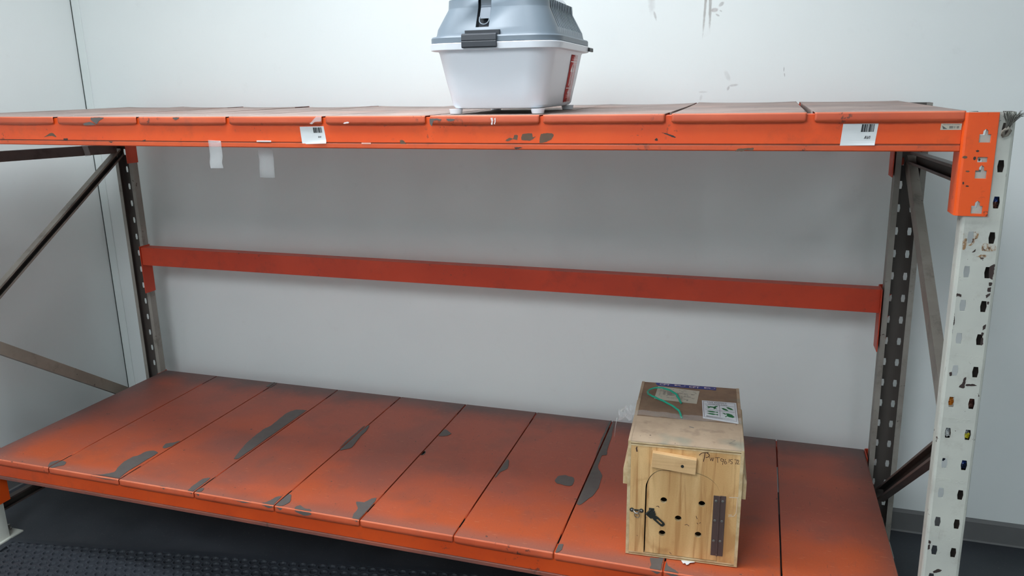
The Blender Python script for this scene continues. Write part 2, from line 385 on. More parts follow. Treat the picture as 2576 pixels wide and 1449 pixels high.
# outlines of worn paint: lower shelf (x, y), beam face (x, z), post face (x, z)
CHIPS = [
 [(0.314,-0.007),(0.289,0.032),(0.304,0.051),(0.344,0.048),(0.354,0.028),(0.339,0.013),(0.330,-0.007)],
 [(0.502,-0.012),(0.536,0.008),(0.566,0.035),(0.553,0.066),(0.541,0.103),(0.542,0.145),(0.553,0.159),(0.557,0.192),(0.580,0.206),(0.607,0.195),(0.607,0.137),(0.607,0.052),(0.616,0.007),(0.624,-0.010),(0.567,-0.012),(0.525,-0.015)],
 [(0.589,0.239),(0.581,0.265),(0.602,0.282),(0.613,0.297),(0.623,0.282),(0.616,0.253),(0.604,0.232)],
 [(0.902,0.232),(0.882,0.296),(0.867,0.354),(0.857,0.466),(0.865,0.502),(0.857,0.627),(0.875,0.666),(0.918,0.672),(0.928,0.582),(0.918,0.424),(0.917,0.291),(0.916,0.239)],
 [(0.898,-0.017),(0.892,0.030),(0.893,0.081),(0.913,0.093),(0.916,0.059),(0.917,-0.000),(0.922,-0.013)],
 [(0.931,-0.008),(0.921,0.020),(0.939,0.030),(0.945,0.009)],
 [(1.177,-0.013),(1.190,0.011),(1.200,0.046),(1.215,0.056),(1.218,0.011),(1.222,-0.009)],
 [(1.227,-0.007),(1.221,0.043),(1.222,0.071),(1.242,0.068),(1.260,0.031),(1.254,0.009),(1.244,-0.006)],
 [(1.297,-0.011),(1.294,0.012),(1.302,0.023),(1.329,0.010),(1.345,0.011),(1.356,-0.008),(1.331,-0.009)],
 [(1.071,-0.031),(1.080,-0.008),(1.102,-0.010),(1.133,-0.005),(1.139,-0.014),(1.101,-0.023)],
 [(0.787,-0.014),(0.795,0.004),(0.812,-0.006),(0.800,-0.016)],
 [(1.497,-0.010),(1.489,0.024),(1.486,0.055),(1.461,0.089),(1.475,0.093),(1.488,0.095),(1.498,0.120),(1.512,0.129),(1.517,0.109),(1.522,0.014),(1.518,-0.004)],
 [(1.824,0.360),(1.821,0.395),(1.823,0.417),(1.821,0.466),(1.824,0.487),(1.839,0.483),(1.852,0.430),(1.835,0.396),(1.834,0.363)],
 [(2.027,0.390),(2.030,0.423),(2.050,0.436),(2.064,0.431),(2.081,0.428),(2.089,0.407),(2.087,0.375),(2.071,0.368),(2.051,0.374),(2.038,0.375)],
 [(2.113,0.753),(2.144,0.784),(2.150,0.663),(2.156,0.617),(2.141,0.607),(2.142,0.532),(2.148,0.509),(2.169,0.467),(2.173,0.378),(2.163,0.323),(2.127,0.267),(2.127,0.339),(2.121,0.398),(2.123,0.512),(2.121,0.581)],
 [(2.114,0.747),(2.113,0.885),(2.128,0.914),(2.144,0.784),(2.145,0.739)],
 [(1.518,0.440),(1.520,0.471),(1.531,0.469),(1.534,0.452),(1.525,0.436)],
 [(2.129,0.000),(2.127,0.040),(2.140,0.046),(2.142,0.018),(2.134,-0.004)],
 [(2.121,0.254),(2.129,0.257),(2.131,0.240),(2.120,0.233)],
 [(2.117,0.159),(2.124,0.172),(2.128,0.147),(2.118,0.141)],
 [(1.518,0.604),(1.520,0.660),(1.538,0.653),(1.565,0.630),(1.557,0.609),(1.535,0.599)],
 [(1.222,0.399),(1.214,0.467),(1.216,0.533),(1.216,0.592),(1.236,0.606),(1.245,0.566),(1.248,0.509),(1.260,0.425),(1.243,0.402)],
 [(1.517,0.438),(1.517,0.470),(1.534,0.465),(1.536,0.443)],
 [(0.604,0.854),(0.601,0.887),(0.617,0.919),(0.626,0.905),(0.631,0.850)],
 [(2.383,0.048),(2.401,0.053),(2.419,0.056),(2.417,0.025),(2.418,-0.009),(2.403,-0.008),(2.389,-0.001),(2.390,0.018)],
 [(2.421,0.054),(2.426,0.052),(2.433,0.028),(2.445,0.018),(2.461,0.007),(2.464,-0.005),(2.433,-0.012),(2.423,-0.010)],
]
BCHIPS = [
 [(0.7362,1.5454),(0.7823,1.5452),(0.7636,1.5358),(0.7521,1.5264),(0.7347,1.5378)],
 [(0.7033,1.5283),(0.7288,1.5329),(0.7493,1.5245),(0.7073,1.5234)],
 [(1.0232,1.5444),(1.0481,1.5450),(1.0334,1.5370)],
 [(0.5381,1.4874),(0.5638,1.4993),(0.5766,1.4993),(0.5869,1.4876),(0.5698,1.4914),(0.5488,1.4894)],
 [(0.6131,1.4838),(0.6294,1.4839),(0.6258,1.4788),(0.6131,1.4787)],
 [(0.7815,1.4757),(0.7961,1.4758),(0.7906,1.4720)],
 [(0.9019,1.4794),(0.9141,1.4821),(0.9110,1.4776)],
 [(1.7174,1.4837),(1.7250,1.4854),(1.7338,1.4771),(1.7340,1.4670),(1.6904,1.4717),(1.7186,1.4729)],
 [(2.0023,1.4852),(2.0126,1.4916),(2.0228,1.4901),(2.0264,1.4987),(2.0349,1.4981),(2.0330,1.4869),(2.0228,1.4885),(2.0091,1.4836)],
 [(2.0439,1.4870),(2.0467,1.5007),(2.0703,1.5029),(2.0729,1.4934),(2.0803,1.4951),(2.0668,1.4855)],
 [(2.0895,1.4799),(2.0936,1.5014),(2.1201,1.5031),(2.1251,1.4984),(2.1184,1.4873),(2.1002,1.4809)],
 [(1.8067,1.5393),(1.8373,1.5383),(1.8353,1.5344),(1.8174,1.5351),(1.8113,1.5204),(1.8062,1.5269)],
 [(1.8516,1.5392),(1.8747,1.5381),(1.8674,1.5327),(1.8550,1.5333)],
 [(2.0259,1.4692),(2.0480,1.4688),(2.0293,1.4645)],
 [(2.5469,1.4644),(2.5538,1.4698),(2.5709,1.4711),(2.5865,1.4721),(2.5854,1.4662),(2.5711,1.4676),(2.5627,1.4640)],
 [(2.3811,1.5052),(2.3963,1.5028),(2.4146,1.4957),(2.4117,1.4933),(2.3965,1.4992)],
 [(2.3665,1.4886),(2.3709,1.4931),(2.3741,1.4877),(2.3696,1.4862)],
]
PCHIPS = [
 [(3.0176,1.2852),(3.0310,1.2858),(3.0306,1.2631),(3.0256,1.2617),(3.0178,1.2661)],
 [(3.0423,1.2863),(3.0475,1.2865),(3.0455,1.2769),(3.0411,1.2708),(3.0348,1.2717),(3.0405,1.2755)],
 [(3.0607,1.2705),(3.0649,1.2778),(3.0858,1.2740),(3.0911,1.2637),(3.0793,1.2607),(3.0629,1.2611)],
 [(3.0552,1.2476),(3.0619,1.2520),(3.0773,1.2519),(3.0687,1.2467)],
 [(3.0438,1.2566),(3.0502,1.2641),(3.0499,1.2581)],
 [(3.0805,1.2263),(3.0930,1.2329),(3.0938,1.2102),(3.0890,1.1991),(3.0822,1.2047)],
 [(3.0836,1.1928),(3.0898,1.1931),(3.0897,1.1859),(3.0845,1.1856)],
 [(3.0831,1.1806),(3.0891,1.1822),(3.0893,1.1725),(3.0830,1.1733)],
 [(3.0813,1.1647),(3.0896,1.1701),(3.0891,1.1652),(3.0833,1.1587)],
 [(3.0858,1.1503),(3.0893,1.1506),(3.0892,1.1445),(3.0867,1.1448)],
 [(3.0211,1.1656),(3.0351,1.1628),(3.0347,1.1574),(3.0291,1.1600),(3.0226,1.1576)],
 [(3.0843,1.0947),(3.0899,1.1001),(3.0900,1.0914),(3.0854,1.0860)],
 [(3.0839,1.0809),(3.0882,1.0800),(3.0869,1.0736),(3.0836,1.0746)],
 [(3.0841,1.0671),(3.0885,1.0688),(3.0893,1.0537),(3.0853,1.0521)],
 [(3.0179,1.0818),(3.0209,1.0833),(3.0218,1.0720),(3.0194,1.0743)],
 [(3.0324,0.9832),(3.0376,0.9850),(3.0375,0.9759),(3.0336,0.9760)],
 [(3.0618,0.9719),(3.0668,0.9757),(3.0664,0.9607),(3.0656,0.9489),(3.0545,0.9516),(3.0609,0.9614)],
 [(3.0681,0.9595),(3.0825,0.9611),(3.0898,0.9574),(3.0686,0.9552)],
 [(3.0210,1.1197),(3.0255,1.1175),(3.0299,1.0978),(3.0252,1.0924),(3.0241,1.1074)],
 [(3.0354,0.5630),(3.0422,0.5609),(3.0416,0.5542),(3.0376,0.5551)],
 [(3.0343,0.5496),(3.0405,0.5524),(3.0417,0.5410),(3.0355,0.5383)],
 [(3.0548,0.4820),(3.0643,0.4905),(3.0736,0.4890),(3.0678,0.4828),(3.0578,0.4785)],
 [(3.0181,1.2956),(3.0246,1.2959),(3.0240,1.2854),(3.0193,1.2852)],
 [(3.0418,1.2998),(3.0517,1.3012),(3.0508,1.2866),(3.0452,1.2863)],
 [(3.0882,1.4223),(3.0919,1.4234),(3.0915,1.4173),(3.0891,1.4183)],
 [(3.0864,1.5249),(3.0917,1.5239),(3.0909,1.5170),(3.0878,1.5180)],
]

# ------------------------------------------------------------------ the room
RX, FY = 5.6, -4.6
def struct(name, a, b, mat, parent=None, bevel=0):
    o = MB().box(a, b).build(name, mat, parent, bevel=bevel)
    if parent is None: tag(o, kind='structure')
    return o
struct('floor', (WX - .1, FY - .1, -.1), (RX + .1, WY + .1, 0), FLOOR)
struct('ceiling', (WX - .1, FY - .1, CEIL), (RX + .1, WY + .1, CEIL + .1), CEILM)
struct('wall_back', (WX + .0035, WY, 0), (RX + .1, WY + .1, CEIL), WALLB)
struct('wall_left', (WX - .1, FY - .1, 0), (WX, WY + .1, CEIL), WALLL)
struct('wall_right', (RX, FY, 0), (RX + .1, WY, CEIL), WALLL)
struct('wall_front', (WX, FY - .1, 0), (RX + .1, FY, CEIL), WALLL)
struct('trim_1', (WX + .004, WY - .004, 0.0), (WX + .046, WY, CEIL), TRIM, bevel=.0035)      # upright cover strip in the corner
struct('trim_2', (WX, WY - .004, 0.0), (WX + .004, WY + .01, CEIL), SEAL)                     # dark joint beside it
prof = [(0, 0), (-.016, 0), (-.013, .006), (-.010, .074), (-.004, .084), (0, .085)]
m = MB(); m.extr([(WY + y, z) for y, z in prof], WX + .05, RX); tag(m.build('baseboard_back', BASEB), kind='structure')
m = MB(); m.extr([(-WX - .0 + y, z) for y, z in prof], FY, WY - .02, fn=lambda x, y, z: (-y, x, z)); tag(m.build('baseboard_left', BASEB), kind='structure')

def emission(name, strength):
    m = bpy.data.materials.new(name); m.use_nodes = True; t = m.node_tree
    b = t.nodes['Principled BSDF']; b.inputs['Emission Color'].default_value = (*LAMP_COL, 1); b.inputs['Emission Strength'].default_value = strength
    return m
for i, (x, y, w, h, st) in enumerate(LAMPS):
    o = empty('ceiling_light', (x, y, CEIL))
    tag(o, ['long fluorescent ceiling light above the rack', 'long fluorescent ceiling light in the middle of the room', 'fluorescent ceiling light towards the right wall'][i], 'ceiling light', 'ceiling lights')
    b = MB()
    for a, c in (((-w/2 - .03, -h/2 - .03), (w/2 + .03, -h/2)), ((-w/2 - .03, h/2), (w/2 + .03, h/2 + .03)), ((-w/2 - .03, -h/2), (-w/2, h/2)), ((w/2, -h/2), (w/2 + .03, h/2))):
        b.box((*a, -.06), (*c, 0))
    b.build('housing', TRIM, o)
    MB().box((-w/2, -h/2, -.05), (w/2, h/2, -.04)).build('diffuser', emission('lamp_diffuser_%d' % i, st), o)

# ------------------------------------------------------------------ rubber mat with rows of round dimples
mat_a = math.radians(9.8); ca, sa = math.cos(mat_a), math.sin(mat_a)
mx0, my0 = .022, .035                                   # far left corner; the mat runs to the right and towards the viewer
def matp(a, b, z): return (mx0 + a * ca + b * sa, my0 + a * sa - b * ca, z)
m = MB(); P = .036; RH = P * math.sqrt(3) / 2; T = .009; LA, LB = 2.0, 1.15
nx, ny = int((LA - .05) / P), int((LB - .05) / RH)
for j in range(ny):
    for i in range(nx):
        cx = .04 + i * P + (P / 2 if j % 2 else 0); cy = .04 + j * RH
        hexv = [(cx + P / math.sqrt(3) * math.sin(k * math.pi / 3), cy + P / math.sqrt(3) * math.cos(k * math.pi / 3)) for k in range(6)]
        N = 12; rim = [(cx + .0128 * math.sin(k * 2 * math.pi / N), cy + .0128 * math.cos(k * 2 * math.pi / N)) for k in range(N)]
        lip = [(cx + .0145 * math.sin(k * 2 * math.pi / N), cy + .0145 * math.cos(k * 2 * math.pi / N)) for k in range(N)]
        low = [(cx + .0105 * math.sin(k * 2 * math.pi / N), cy + .0105 * math.cos(k * 2 * math.pi / N)) for k in range(N)]
        vs = [matp(a, b, T) for a, b in hexv] + [matp(a, b, T + .0008) for a, b in lip] + [matp(a, b, T + .0004) for a, b in rim] + [matp(a, b, .003) for a, b in low]
        fs = []
        for k in range(6):
            fs.append((k, (k + 1) % 6, 6 + (2 * k + 2) % N, 6 + 2 * k + 1, 6 + 2 * k))
        for k in range(N):
            fs.append((6 + k, 6 + (k + 1) % N, 18 + (k + 1) % N, 18 + k)); fs.append((18 + k, 18 + (k + 1) % N, 30 + (k + 1) % N, 30 + k))
        fs.append(tuple(30 + k for k in range(N)))
        m.add(vs, fs)
for a0, b0, a1, b1 in ((0, 0, LA, .021), (0, LB - .03, LA, LB), (0, .021, .021, LB - .03), (LA - .035, .021, LA, LB - .03)):
    m.box((a0, b0, .0005), (a1, b1, T), fn=matp)
tag(m.build('rubber_mat', RUBBER, recalc=False), 'black rubber floor mat with rows of round dimples in front of the rack', 'mat')

# ------------------------------------------------------------------ the rack
rack = empty('storage_rack', (0, 0, 0))
tag(rack, 'orange two-tier steel storage rack with grey-white perforated posts against white wall', 'rack')
LOWX = 3.0
def lean(z): return LEAN * (1.549 - z)

def slot(cx, cz, s=1.0):
    a, b, h = .0046 * s, .0064 * s, .0125 * s
    return [(cx - a, cz + h), (cx + a, cz + h), (cx + b, cz), (cx + a, cz - h), (cx - a, cz - h), (cx - b, cz)]
def post(cx, yface, dirn, ztop, ln, mat, label, HW_=.0435, dep=.046):
    """C-channel with two rows of slots; web at yface, open side towards dirn"""
    m = MB()
    def fn(a, z, c): return (cx + a + (ln * (1.549 - z)), yface + c * dirn, z)
    r = .006
    zc = [1.5139 - .075 * k for k in range(20)]; cells = [(z, min(z + .0375, ztop), z - .0375) for z in zc if z - .0375 > .05]
    for z, zu, zd in cells:
        for sx, x0, x1 in ((-.0185, -HW_ + r, .002), (.0212, .002, HW_ - r)):
            out = [(x0, zu), (x1, zu), (x1, z), (x1, zd), (x0, zd), (x0, z)]; inn = slot(sx, z)
            vs = [fn(a, b, 0) for a, b in out + inn]
            m.add(vs, [(k, (k + 1) % 6, 6 + (k + 1) % 6, 6 + k) for k in range(6)])
    zb = cells[-1][2]
    m.add([fn(-HW_ + r, zb, 0), fn(HW_ - r, zb, 0), fn(HW_ - r, .006, 0), fn(-HW_ + r, .006, 0)], [(0, 1, 2, 3)])
    zs = [ztop]
    for c in cells: zs += [c[0], c[2]]
    zs.append(.006)
    for s in (-1, 1):
        pr = [(s * (HW_ - r), 0), (s * (HW_ - r * .3), r * .3), (s * HW_, r), (s * HW_, dep), (s * (HW_ - .016), dep)]
        for i in range(len(pr) - 1):
            for k in range(len(zs) - 1):
                m.add([fn(pr[i][0], zs[k], pr[i][1]), fn(pr[i + 1][0], zs[k], pr[i + 1][1]), fn(pr[i + 1][0], zs[k + 1], pr[i + 1][1]), fn(pr[i][0], zs[k + 1], pr[i][1])], [(0, 1, 2, 3)])
    bm_o = m
    o = bm_o.build('upright_post', mat, rack)
    me = o.data; bm = bmesh.new(); bm.from_mesh(me); bmesh.ops.remove_doubles(bm, verts=bm.verts, dist=.0002); bmesh.ops.recalc_face_normals(bm, faces=bm.faces)
    if sum(f.normal.y * f.calc_area() for f in bm.faces if abs(f.normal.y) > .9 and abs(f.calc_center_median().y - yface) < .002) * dirn > 0: bmesh.ops.reverse_faces(bm, faces=bm.faces)
    bm.to_mesh(me); bm.free(); me.materials.append(INSIDE if yface == 0 else INSIDE_D)
    q = o.modifiers.new('s', 'SOLIDIFY'); q.thickness = .0022; q.offset = 0; q.material_offset = 1
    o['label'] = label
    b = MB(); xx = cx + ln * 1.549
    b.box((xx - .055, yface + (-.02 if dirn > 0 else -.095), 0), (xx + .055, yface + (.095 if dirn > 0 else .02), .006))
    b.build('base_plate', POST, o, bevel=.001)
    for sy in (-.010, .082):
        b = MB(); b.cyl((xx + .048 * (1 if cx < 1 else -1) * 0 + (.0 if sy < 0 else 0), yface + sy * dirn, .006), (0, 0, 1), .009, .007, 6); b.cyl((xx, yface + sy * dirn, .013), (0, 0, 1), .0055, .014, 10)
        b.build('anchor_bolt', STEEL, o)
    return o
PRX = 3.0515; PLX = -.0435
post_fr = post(PRX, 0.0, 1, 1.5485, LEAN, POST, 'scratched grey-white front post at the right end', .0385, .036)
post_rr = post(PRX, D + .004, -1, 1.5465, LEAN, POST_REAR, 'grimy rear post at the right end')
post_fl = post(PLX, 0.0, 1, 1.5485, 0, POST, 'front post at the left end')
post_rl = post(PLX + .020, D + .004, -1, 1.5465, 0, POST_REAR, 'dark grimy rear post at the left end', dep=.034)
# stamped lettering on the front right post
for z in (1.4765, 1.3265, 1.0265, .8765, .7265, .5765):
    m = MB()
    def fn(a, b, c, z=z): return (PRX - .031 + a + lean(z + b), -.0012 - c, z - .008 + b)
    text(m, 'SPEEDLOCK' if z < 1.47 else 'LOCK', .0115, (lambda a, b, c, z=z, fn=fn: fn(a + (.033 if z > 1.47 else 0), b, c)), 0, .0001, .0002, 1.0)
    m.build('stamped_lettering', POST, post_fr, recalc=False)
rnd = random.Random(3)
def scale_poly(P, k=1.0): return P
for i, P in enumerate(PCHIPS):
    x0 = min(p[0] for p in P); mat = RUST_T if i in (0, 1, 2, 22, 23, 3) else RUST
    q = []
    for (x, z) in P:
        lx, hx = PRX - .0325 + lean(z), PRX + .0325 + lean(z); q.append((min(max(x, lx), hx), z))
    m = MB(); m.plate(ragged(q, .0011 if i in (0, 1, 2, 5) else .0007, rnd), [], .0003, lambda a, b, c: (a, -.0015 + c, b)); m.build('paint_chip', mat, post_fr)

def conn(xe, s, z0, yface, dirn, mat, holes, parent, ln=LEAN, fw=.062, dep=.056):
    """folded end plate: one leg over the slotted post face, one leg back along the post side"""
    m = MB(); t = .0035; x_at = lambda z: ln * (1.549 - z)
    H = .213
    hs = []
    for zc in ((z0 + .1500, z0 + .0765, z0 + .0030) if holes else ()):
        c = .0405
        hs.append([(c - .0105, zc + .0025), (c + .0105, zc + .0025), (c + .0105, zc + .0190), (c + .0055, zc + .0190), (c + .0050, zc + .0260), (c + .0005, zc + .0300), (c - .0040, zc + .0260), (c - .0045, zc + .0190), (c - .0105, zc + .0190)])
    if holes:
        c = .0395; zc = z0 + .109
        hs = hs[:1] + [[(c - .008, zc + .0035), (c + .010, zc + .0035), (c + .010, zc + .014), (c - .008, zc + .014)]] + hs[1:]
    f = lambda a, b, c: (xe + s * a + x_at(b), yface - dirn * (.003 + c), b)
    m.plate([(.007, z0), (fw, z0), (fw, z0 + H), (.007, z0 + H)], hs, t, f)
    pr = [(.007, .003), (.002, .001), (0, -.004), (0, -dep), (t, -dep), (t, -.004), (.004, -.0012), (.007, -.0005)]
    pr = [(a, b) for a, b in [(.007, .003 + t), (.002, .0045), (-.001, -.001), (-.001, -dep), (.0022, -dep), (.0022, -.001), (.004, .002), (.007, .003)]]
    n = len(pr); vs = []
    for z in (z0, z0 + H):
        vs += [(xe + s * a + x_at(z), yface - dirn * b, z) for a, b in pr]
    m.add(vs, [(k, (k + 1) % n, n + (k + 1) % n, n + k) for k in range(n)] + [tuple(range(n)), tuple(range(2 * n - 1, n - 1, -1))])
    return m.build('end_connector', mat, parent, bevel=.0006)

BH = .0836
bprof = [(.004, -.004), (.004, -.0675), (.0055, -.0690), (.0055, -.0702), (.0028, -.0715), (.0028, -.0815), (.005, -BH), (.052, -BH), (.052, -.004)]
bmi = [0, 2, 2, 2, 1, 1, 0, 0, 0]
def beam(zt, y0, dirn, x0, x1, mats, sg, label):
    m = MB(); f = lambda x, y, z: (x, y0 + dirn * y, zt + z + (sag(x) if sg else 0))
    m.extr(bprof, x0, x1, 24, bmi, f)
    o = m.build('beam', mats, rack, bevel=.0008)
    o['label'] = label; return o
def shx(z): return lean(z)
bt = beam(ZT, 0, 1, 0.004, 2.9965, [ORANGE, ORANGE_WORN, GROOVE], True, 'bright orange front beam of the upper shelf')
btr = beam(ZT, D, -1, 0.0245, 2.9985, [ORANGE_REAR] * 3, True, 'orange rear beam of the upper shelf')
blw = beam(ZL, 0, 1, 0.004, 3.0185, [ORANGE_LOW, LIP_LOW, LIP_LOW], False, 'orange front beam of the lower shelf')
blr = beam(ZL, D, -1, 0.0245, 3.0205, [ORANGE_REAR] * 3, False, 'orange rear beam of the lower shelf')
bm_ = beam(.957, D, -1, 0.0245, 3.0095, [ORANGE_REAR] * 3, False, 'dull orange bare beam half way up the back')
E_R = 2.9965
conn(E_R, 1, 1.3345, 0, 1, ORANGE, True, bt); conn(.002, -1, 1.3345, 0, 1, ORANGE, True, bt, 0)
conn(E_R, 1, ZL - .213, 0, 1, ORANGE, True, blw); conn(.002, -1, ZL - .213, 0, 1, ORANGE, True, blw, 0, dep=.076)
for par, zz in ((btr, 1.3200), (blr, ZL - .213), (bm_, .744)):
    conn(E_R, 1, zz, D + .004, -1, ORANGE_REAR, True, par, dep=.072); conn(.022, -1, zz, D + .004, -1, ORANGE_REAR, True, par, 0, dep=.060)

for P in BCHIPS:
    zmax = max(p[1] for p in P); x0 = min(p[0] for p in P)
    fold = min(p[1] for p in P) > 1.517
    if fold: continue
    m = MB(); m.plate(ragged(P, .0007, rnd), [], .0003, lambda a, b, c: (a, (.0025 if zmax < 1.4795 else .0037) - c * 0 + c, b), 0)
    m.build('paint_chip', CHIP_B if len(P) > 5 else RUST, bt)
# chips on the end connector
for (x, z), (w, h) in zip([(3.006, 1.457), (3.024, 1.455), (3.0276, 1.470), (3.0146, 1.428), (3.0093, 1.4035), (3.0173, 1.3975), (3.033, 1.452)], [(.0048, .0026), (.0026, .0036), (.003, .002), (.004, .0015), (.0015, .003), (.003, .0015), (.002, .003)]):
    P = [(x + w * math.cos(t), z + h * math.sin(t)) for t in [k * .785 for k in range(8)]]
    m = MB(); m.plate(ragged(P, .0007, rnd, 2), [], .0003, lambda a, b, c: (a, -.0068 + c, b)); m.build('paint_chip', CHIP_B if w > .0035 else RUST, bt)

# shelf panels: folded steel trays lying on the beams
def panel(xf0, xf1, xb0, xb1, zt, upper, k):
    rn = random.Random(100 + k + (50 if upper else 0)); m = MB()
    fl = .0215 if upper else .0225; w = xf1 - xf0
    us = [0, .005 / w] + [i / 7 for i in range(1, 7)] + [1 - .005 / w, 1]
    fo = -.003 if upper else -.0012
    rows = [(fo, -fl), (fo, -fl + .007), (fo, -.003), (fo + .0009, -.0008), (fo + .0035, 0)] + [(D * i / 9, 0) for i in range(1, 9)] + [(D - .003, 0), (D - .0004, -.0008), (D + .0005, -.003), (D + .0005, -fl)]
    tw = [rn.uniform(-.0015, .0025) for _ in range(4)]; bul = rn.uniform(.0, .003) if upper else rn.uniform(-.0014, .0002)
    hump = rn.uniform(.002, .005)
    fcur = rn.uniform(-.001, .0022)
    def pos(u, r):
        y, z = rows[r]; t = min(max(y / D, 0), 1)
        x = (xf0 + (xf1 - xf0) * u) * (1 - t) + (xb0 + (xb1 - xb0) * u) * t
        zz = zt + z + (sag(x) if upper else 0)
        if 2 < r < len(rows) - 1:
            zz += bul * 4 * u * (1 - u) * math.sin(math.pi * min(1, max(0, t)))
            if upper: zz += t * t * (tw[0] * u + tw[1] * (1 - u) + hump * (abs(2 * u - 1) ** 3) * .7)
        if r == 0:
            if u in (0, 1): zz += .004
            else: zz -= fcur * 4 * u * (1 - u)
        return (x, y, zz)
    nu = len(us); vs = [pos(u, r) for r in range(len(rows)) for u in us]; fs = []; mi = []
    m.v = vs
    for r in range(len(rows) - 1):
        for i in range(nu - 1):
            m.f.append((r * nu + i, r * nu + i + 1, (r + 1) * nu + i + 1, (r + 1) * nu + i)); m.mi.append(2 if r in (2, 3) else 0 if 2 < r < len(rows) - 4 + 1 else 1)
    for i in (0, nu - 1):                                     # side folds
        b = len(m.v); rr = range(5, len(rows) - 4)
        for r in rr:
            x, y, z = vs[r * nu + i]; m.v.append((x + (.0006 if i == 0 else -.0006), y, z - .018))
        for k2, r in enumerate(list(rr)[:-1]):
            m.f.append((r * nu + i, (r + 1) * nu + i, b + k2 + 1, b + k2)); m.mi.append(0 if upper else 1)
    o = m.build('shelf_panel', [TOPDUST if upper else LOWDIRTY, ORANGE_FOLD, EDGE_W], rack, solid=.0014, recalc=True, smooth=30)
    return o
TOPF = [(.004, .2925), (.3055, .5905), (.6087, .8958), (.9056, 1.1988), (1.2104, 1.4983), (1.5101, 1.7933), (1.8074, 2.0909), (2.1007, 2.3887), (2.4039, 2.6929), (2.7090, 2.9985)]
tops = []
for k, (a, b) in enumerate(TOPF):
    a2, b2 = a + (.0195 if k == 0 else -.004), b + .003
    if k == 7: b2 = 2.389
    if k == 8: a2, b2 = 2.397, 2.703
    if k == 9: a2, b2 = 2.714, 3.003
    tops.append(panel(a, b, a2, b2, ZT, True, k))
LF = [.008, .3158, .6199, .9229, 1.2243, 1.5224, 1.8254, 2.1242, 2.4243, 2.7245, 3.0165]
LB_ = [.0215, .309, .6233, .9311, 1.2285, 1.5209, 1.8212, 2.1236, 2.4240, 2.7236, 3.0175]
lows = []
for k in range(10):
    g = .0024
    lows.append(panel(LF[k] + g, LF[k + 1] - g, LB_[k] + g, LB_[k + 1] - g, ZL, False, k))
for ci, P in enumerate(CHIPS):
    for k in range(10):
        C_ = clip(P, LF[k] + .0035, LF[k + 1] - .0035)
        if len(C_) < 3 or max(p[0] for p in C_) - min(p[0] for p in C_) < .004: continue
        C_ = [(x, max(y, .001)) for x, y in C_]
        R_ = ragged(C_, .0013, rnd); R_ = [(min(max(x, LF[k] + .003), LF[k + 1] - .003), min(max(y, .001), D - .002)) for x, y in R_]
        m = MB(); m.plate(R_, [], .0006, lambda a, b, c: (a, b, ZL + .0013 + .0003 * (ci % 2) - c)); m.build('paint_chip', CHIP, lows[k])
        fx = [x for x, y in C_ if y < .012]
        if len(fx) > 1 and max(fx) - min(fx) > .012:          # the bare patch runs over the fold
            a0, a1 = min(fx) + .002, max(fx) - .001; dz = .004 + .010 * rnd.random()
            F = [(a0, ZL - .0032), (a1, ZL - .0032), (a1 - .002, ZL - dz * .8), ((a0 + a1) / 2 + .004, ZL - dz - .003), (a0 + .006, ZL - dz * .7)]
            m = MB(); m.plate(ragged(F, .0008, rnd), [], .0003, lambda a, b, c: (a, -.0018 + c, b)); m.build('paint_chip', CHIP, lows[k])
for P in BCHIPS:
    if min(p[1] for p in P) > 1.517:
        k = [i for i, (a, b) in enumerate(TOPF) if a - .004 <= min(p[0] for p in P) <= b][0]
        m = MB(); m.plate(ragged([(x, z - .0005) for x, z in P], .0008, rnd), [], .0003, lambda a, b, c: (a, -.0036 + c, b)); m.build('paint_chip', CHIP, tops[k])

# side braces: C-channels between the front and rear posts
def channel(p0, p1, w, dpt, side, mat, label=None):
    """side = +1 open towards +x, -1 open towards -x, the web on the other side"""
    p0, p1 = Vector(p0), Vector(p1); d = (p1 - p0).normalized(); n = Vector((1, 0, 0)); n = (n - d * n.dot(d)).normalized(); b = d.cross(n)
    pr = [(dpt, -w / 2), (0, -w / 2), (0, w / 2), (dpt, w / 2)]; m = MB(); vs = []
    pr = [(dpt, -w/2 + .007), (dpt, -w / 2), (0, -w / 2), (0, w / 2), (dpt, w / 2), (dpt, w/2 - .007)]
    for p in (p0, p1):
        for a, c in pr: vs.append(p + n * side * (a - dpt / 2) + b * c)
    k = len(pr); m.add(vs, [(i, i + 1, k + i + 1, k + i) for i in range(k - 1)])
    o = m.build('brace', [mat, INSIDE_D], rack)  # inner shell darker, the open channel's shade put into its colour
    me = o.data; bm = bmesh.new(); bm.from_mesh(me); bm.faces.ensure_lookup_table(); wf = max(bm.faces, key=lambda f: abs(f.normal.x) * f.calc_area())
    if wf.normal.x * side > 0: bmesh.ops.reverse_faces(bm, faces=bm.faces)
    bm.to_mesh(me); bm.free()
    q = o.modifiers.new('s', 'SOLIDIFY'); q.thickness = .002; q.offset = 0; q.material_offset = 1
    q = o.modifiers.new('b', 'BEVEL'); q.width = .0006; q.segments = 2; q.limit_method = 'ANGLE'
    if label: o['label'] = label
    return o
for cx, ln, right in ((PLX, 0, False), (PRX, LEAN, True)):
    X = lambda z: cx + ln * (1.549 - z)
    ys = (.055, D - .05)
    channel((X(1.40), ys[0], 1.402), (X(1.385), ys[1], 1.382), .037, .024, -1, BRACE_D)
    channel((X(1.36), .885, 1.368), (X(.82), .055, .800), .045, .024, -1 if not right else 1, BRACE) if right else channel((X(1.36), .885, 1.368), (X(.82), .055, .800), .032, .026, 1, BRACE)
    channel((X(.79), .055, .795), (X(.22), .865, .212), .042, .024, -1, BRACE_L if not right else BRACE_D)
    channel((X(.12), .055, .115), (X(.12), ys[1], .115), .037, .024, 1, BRACE_D)

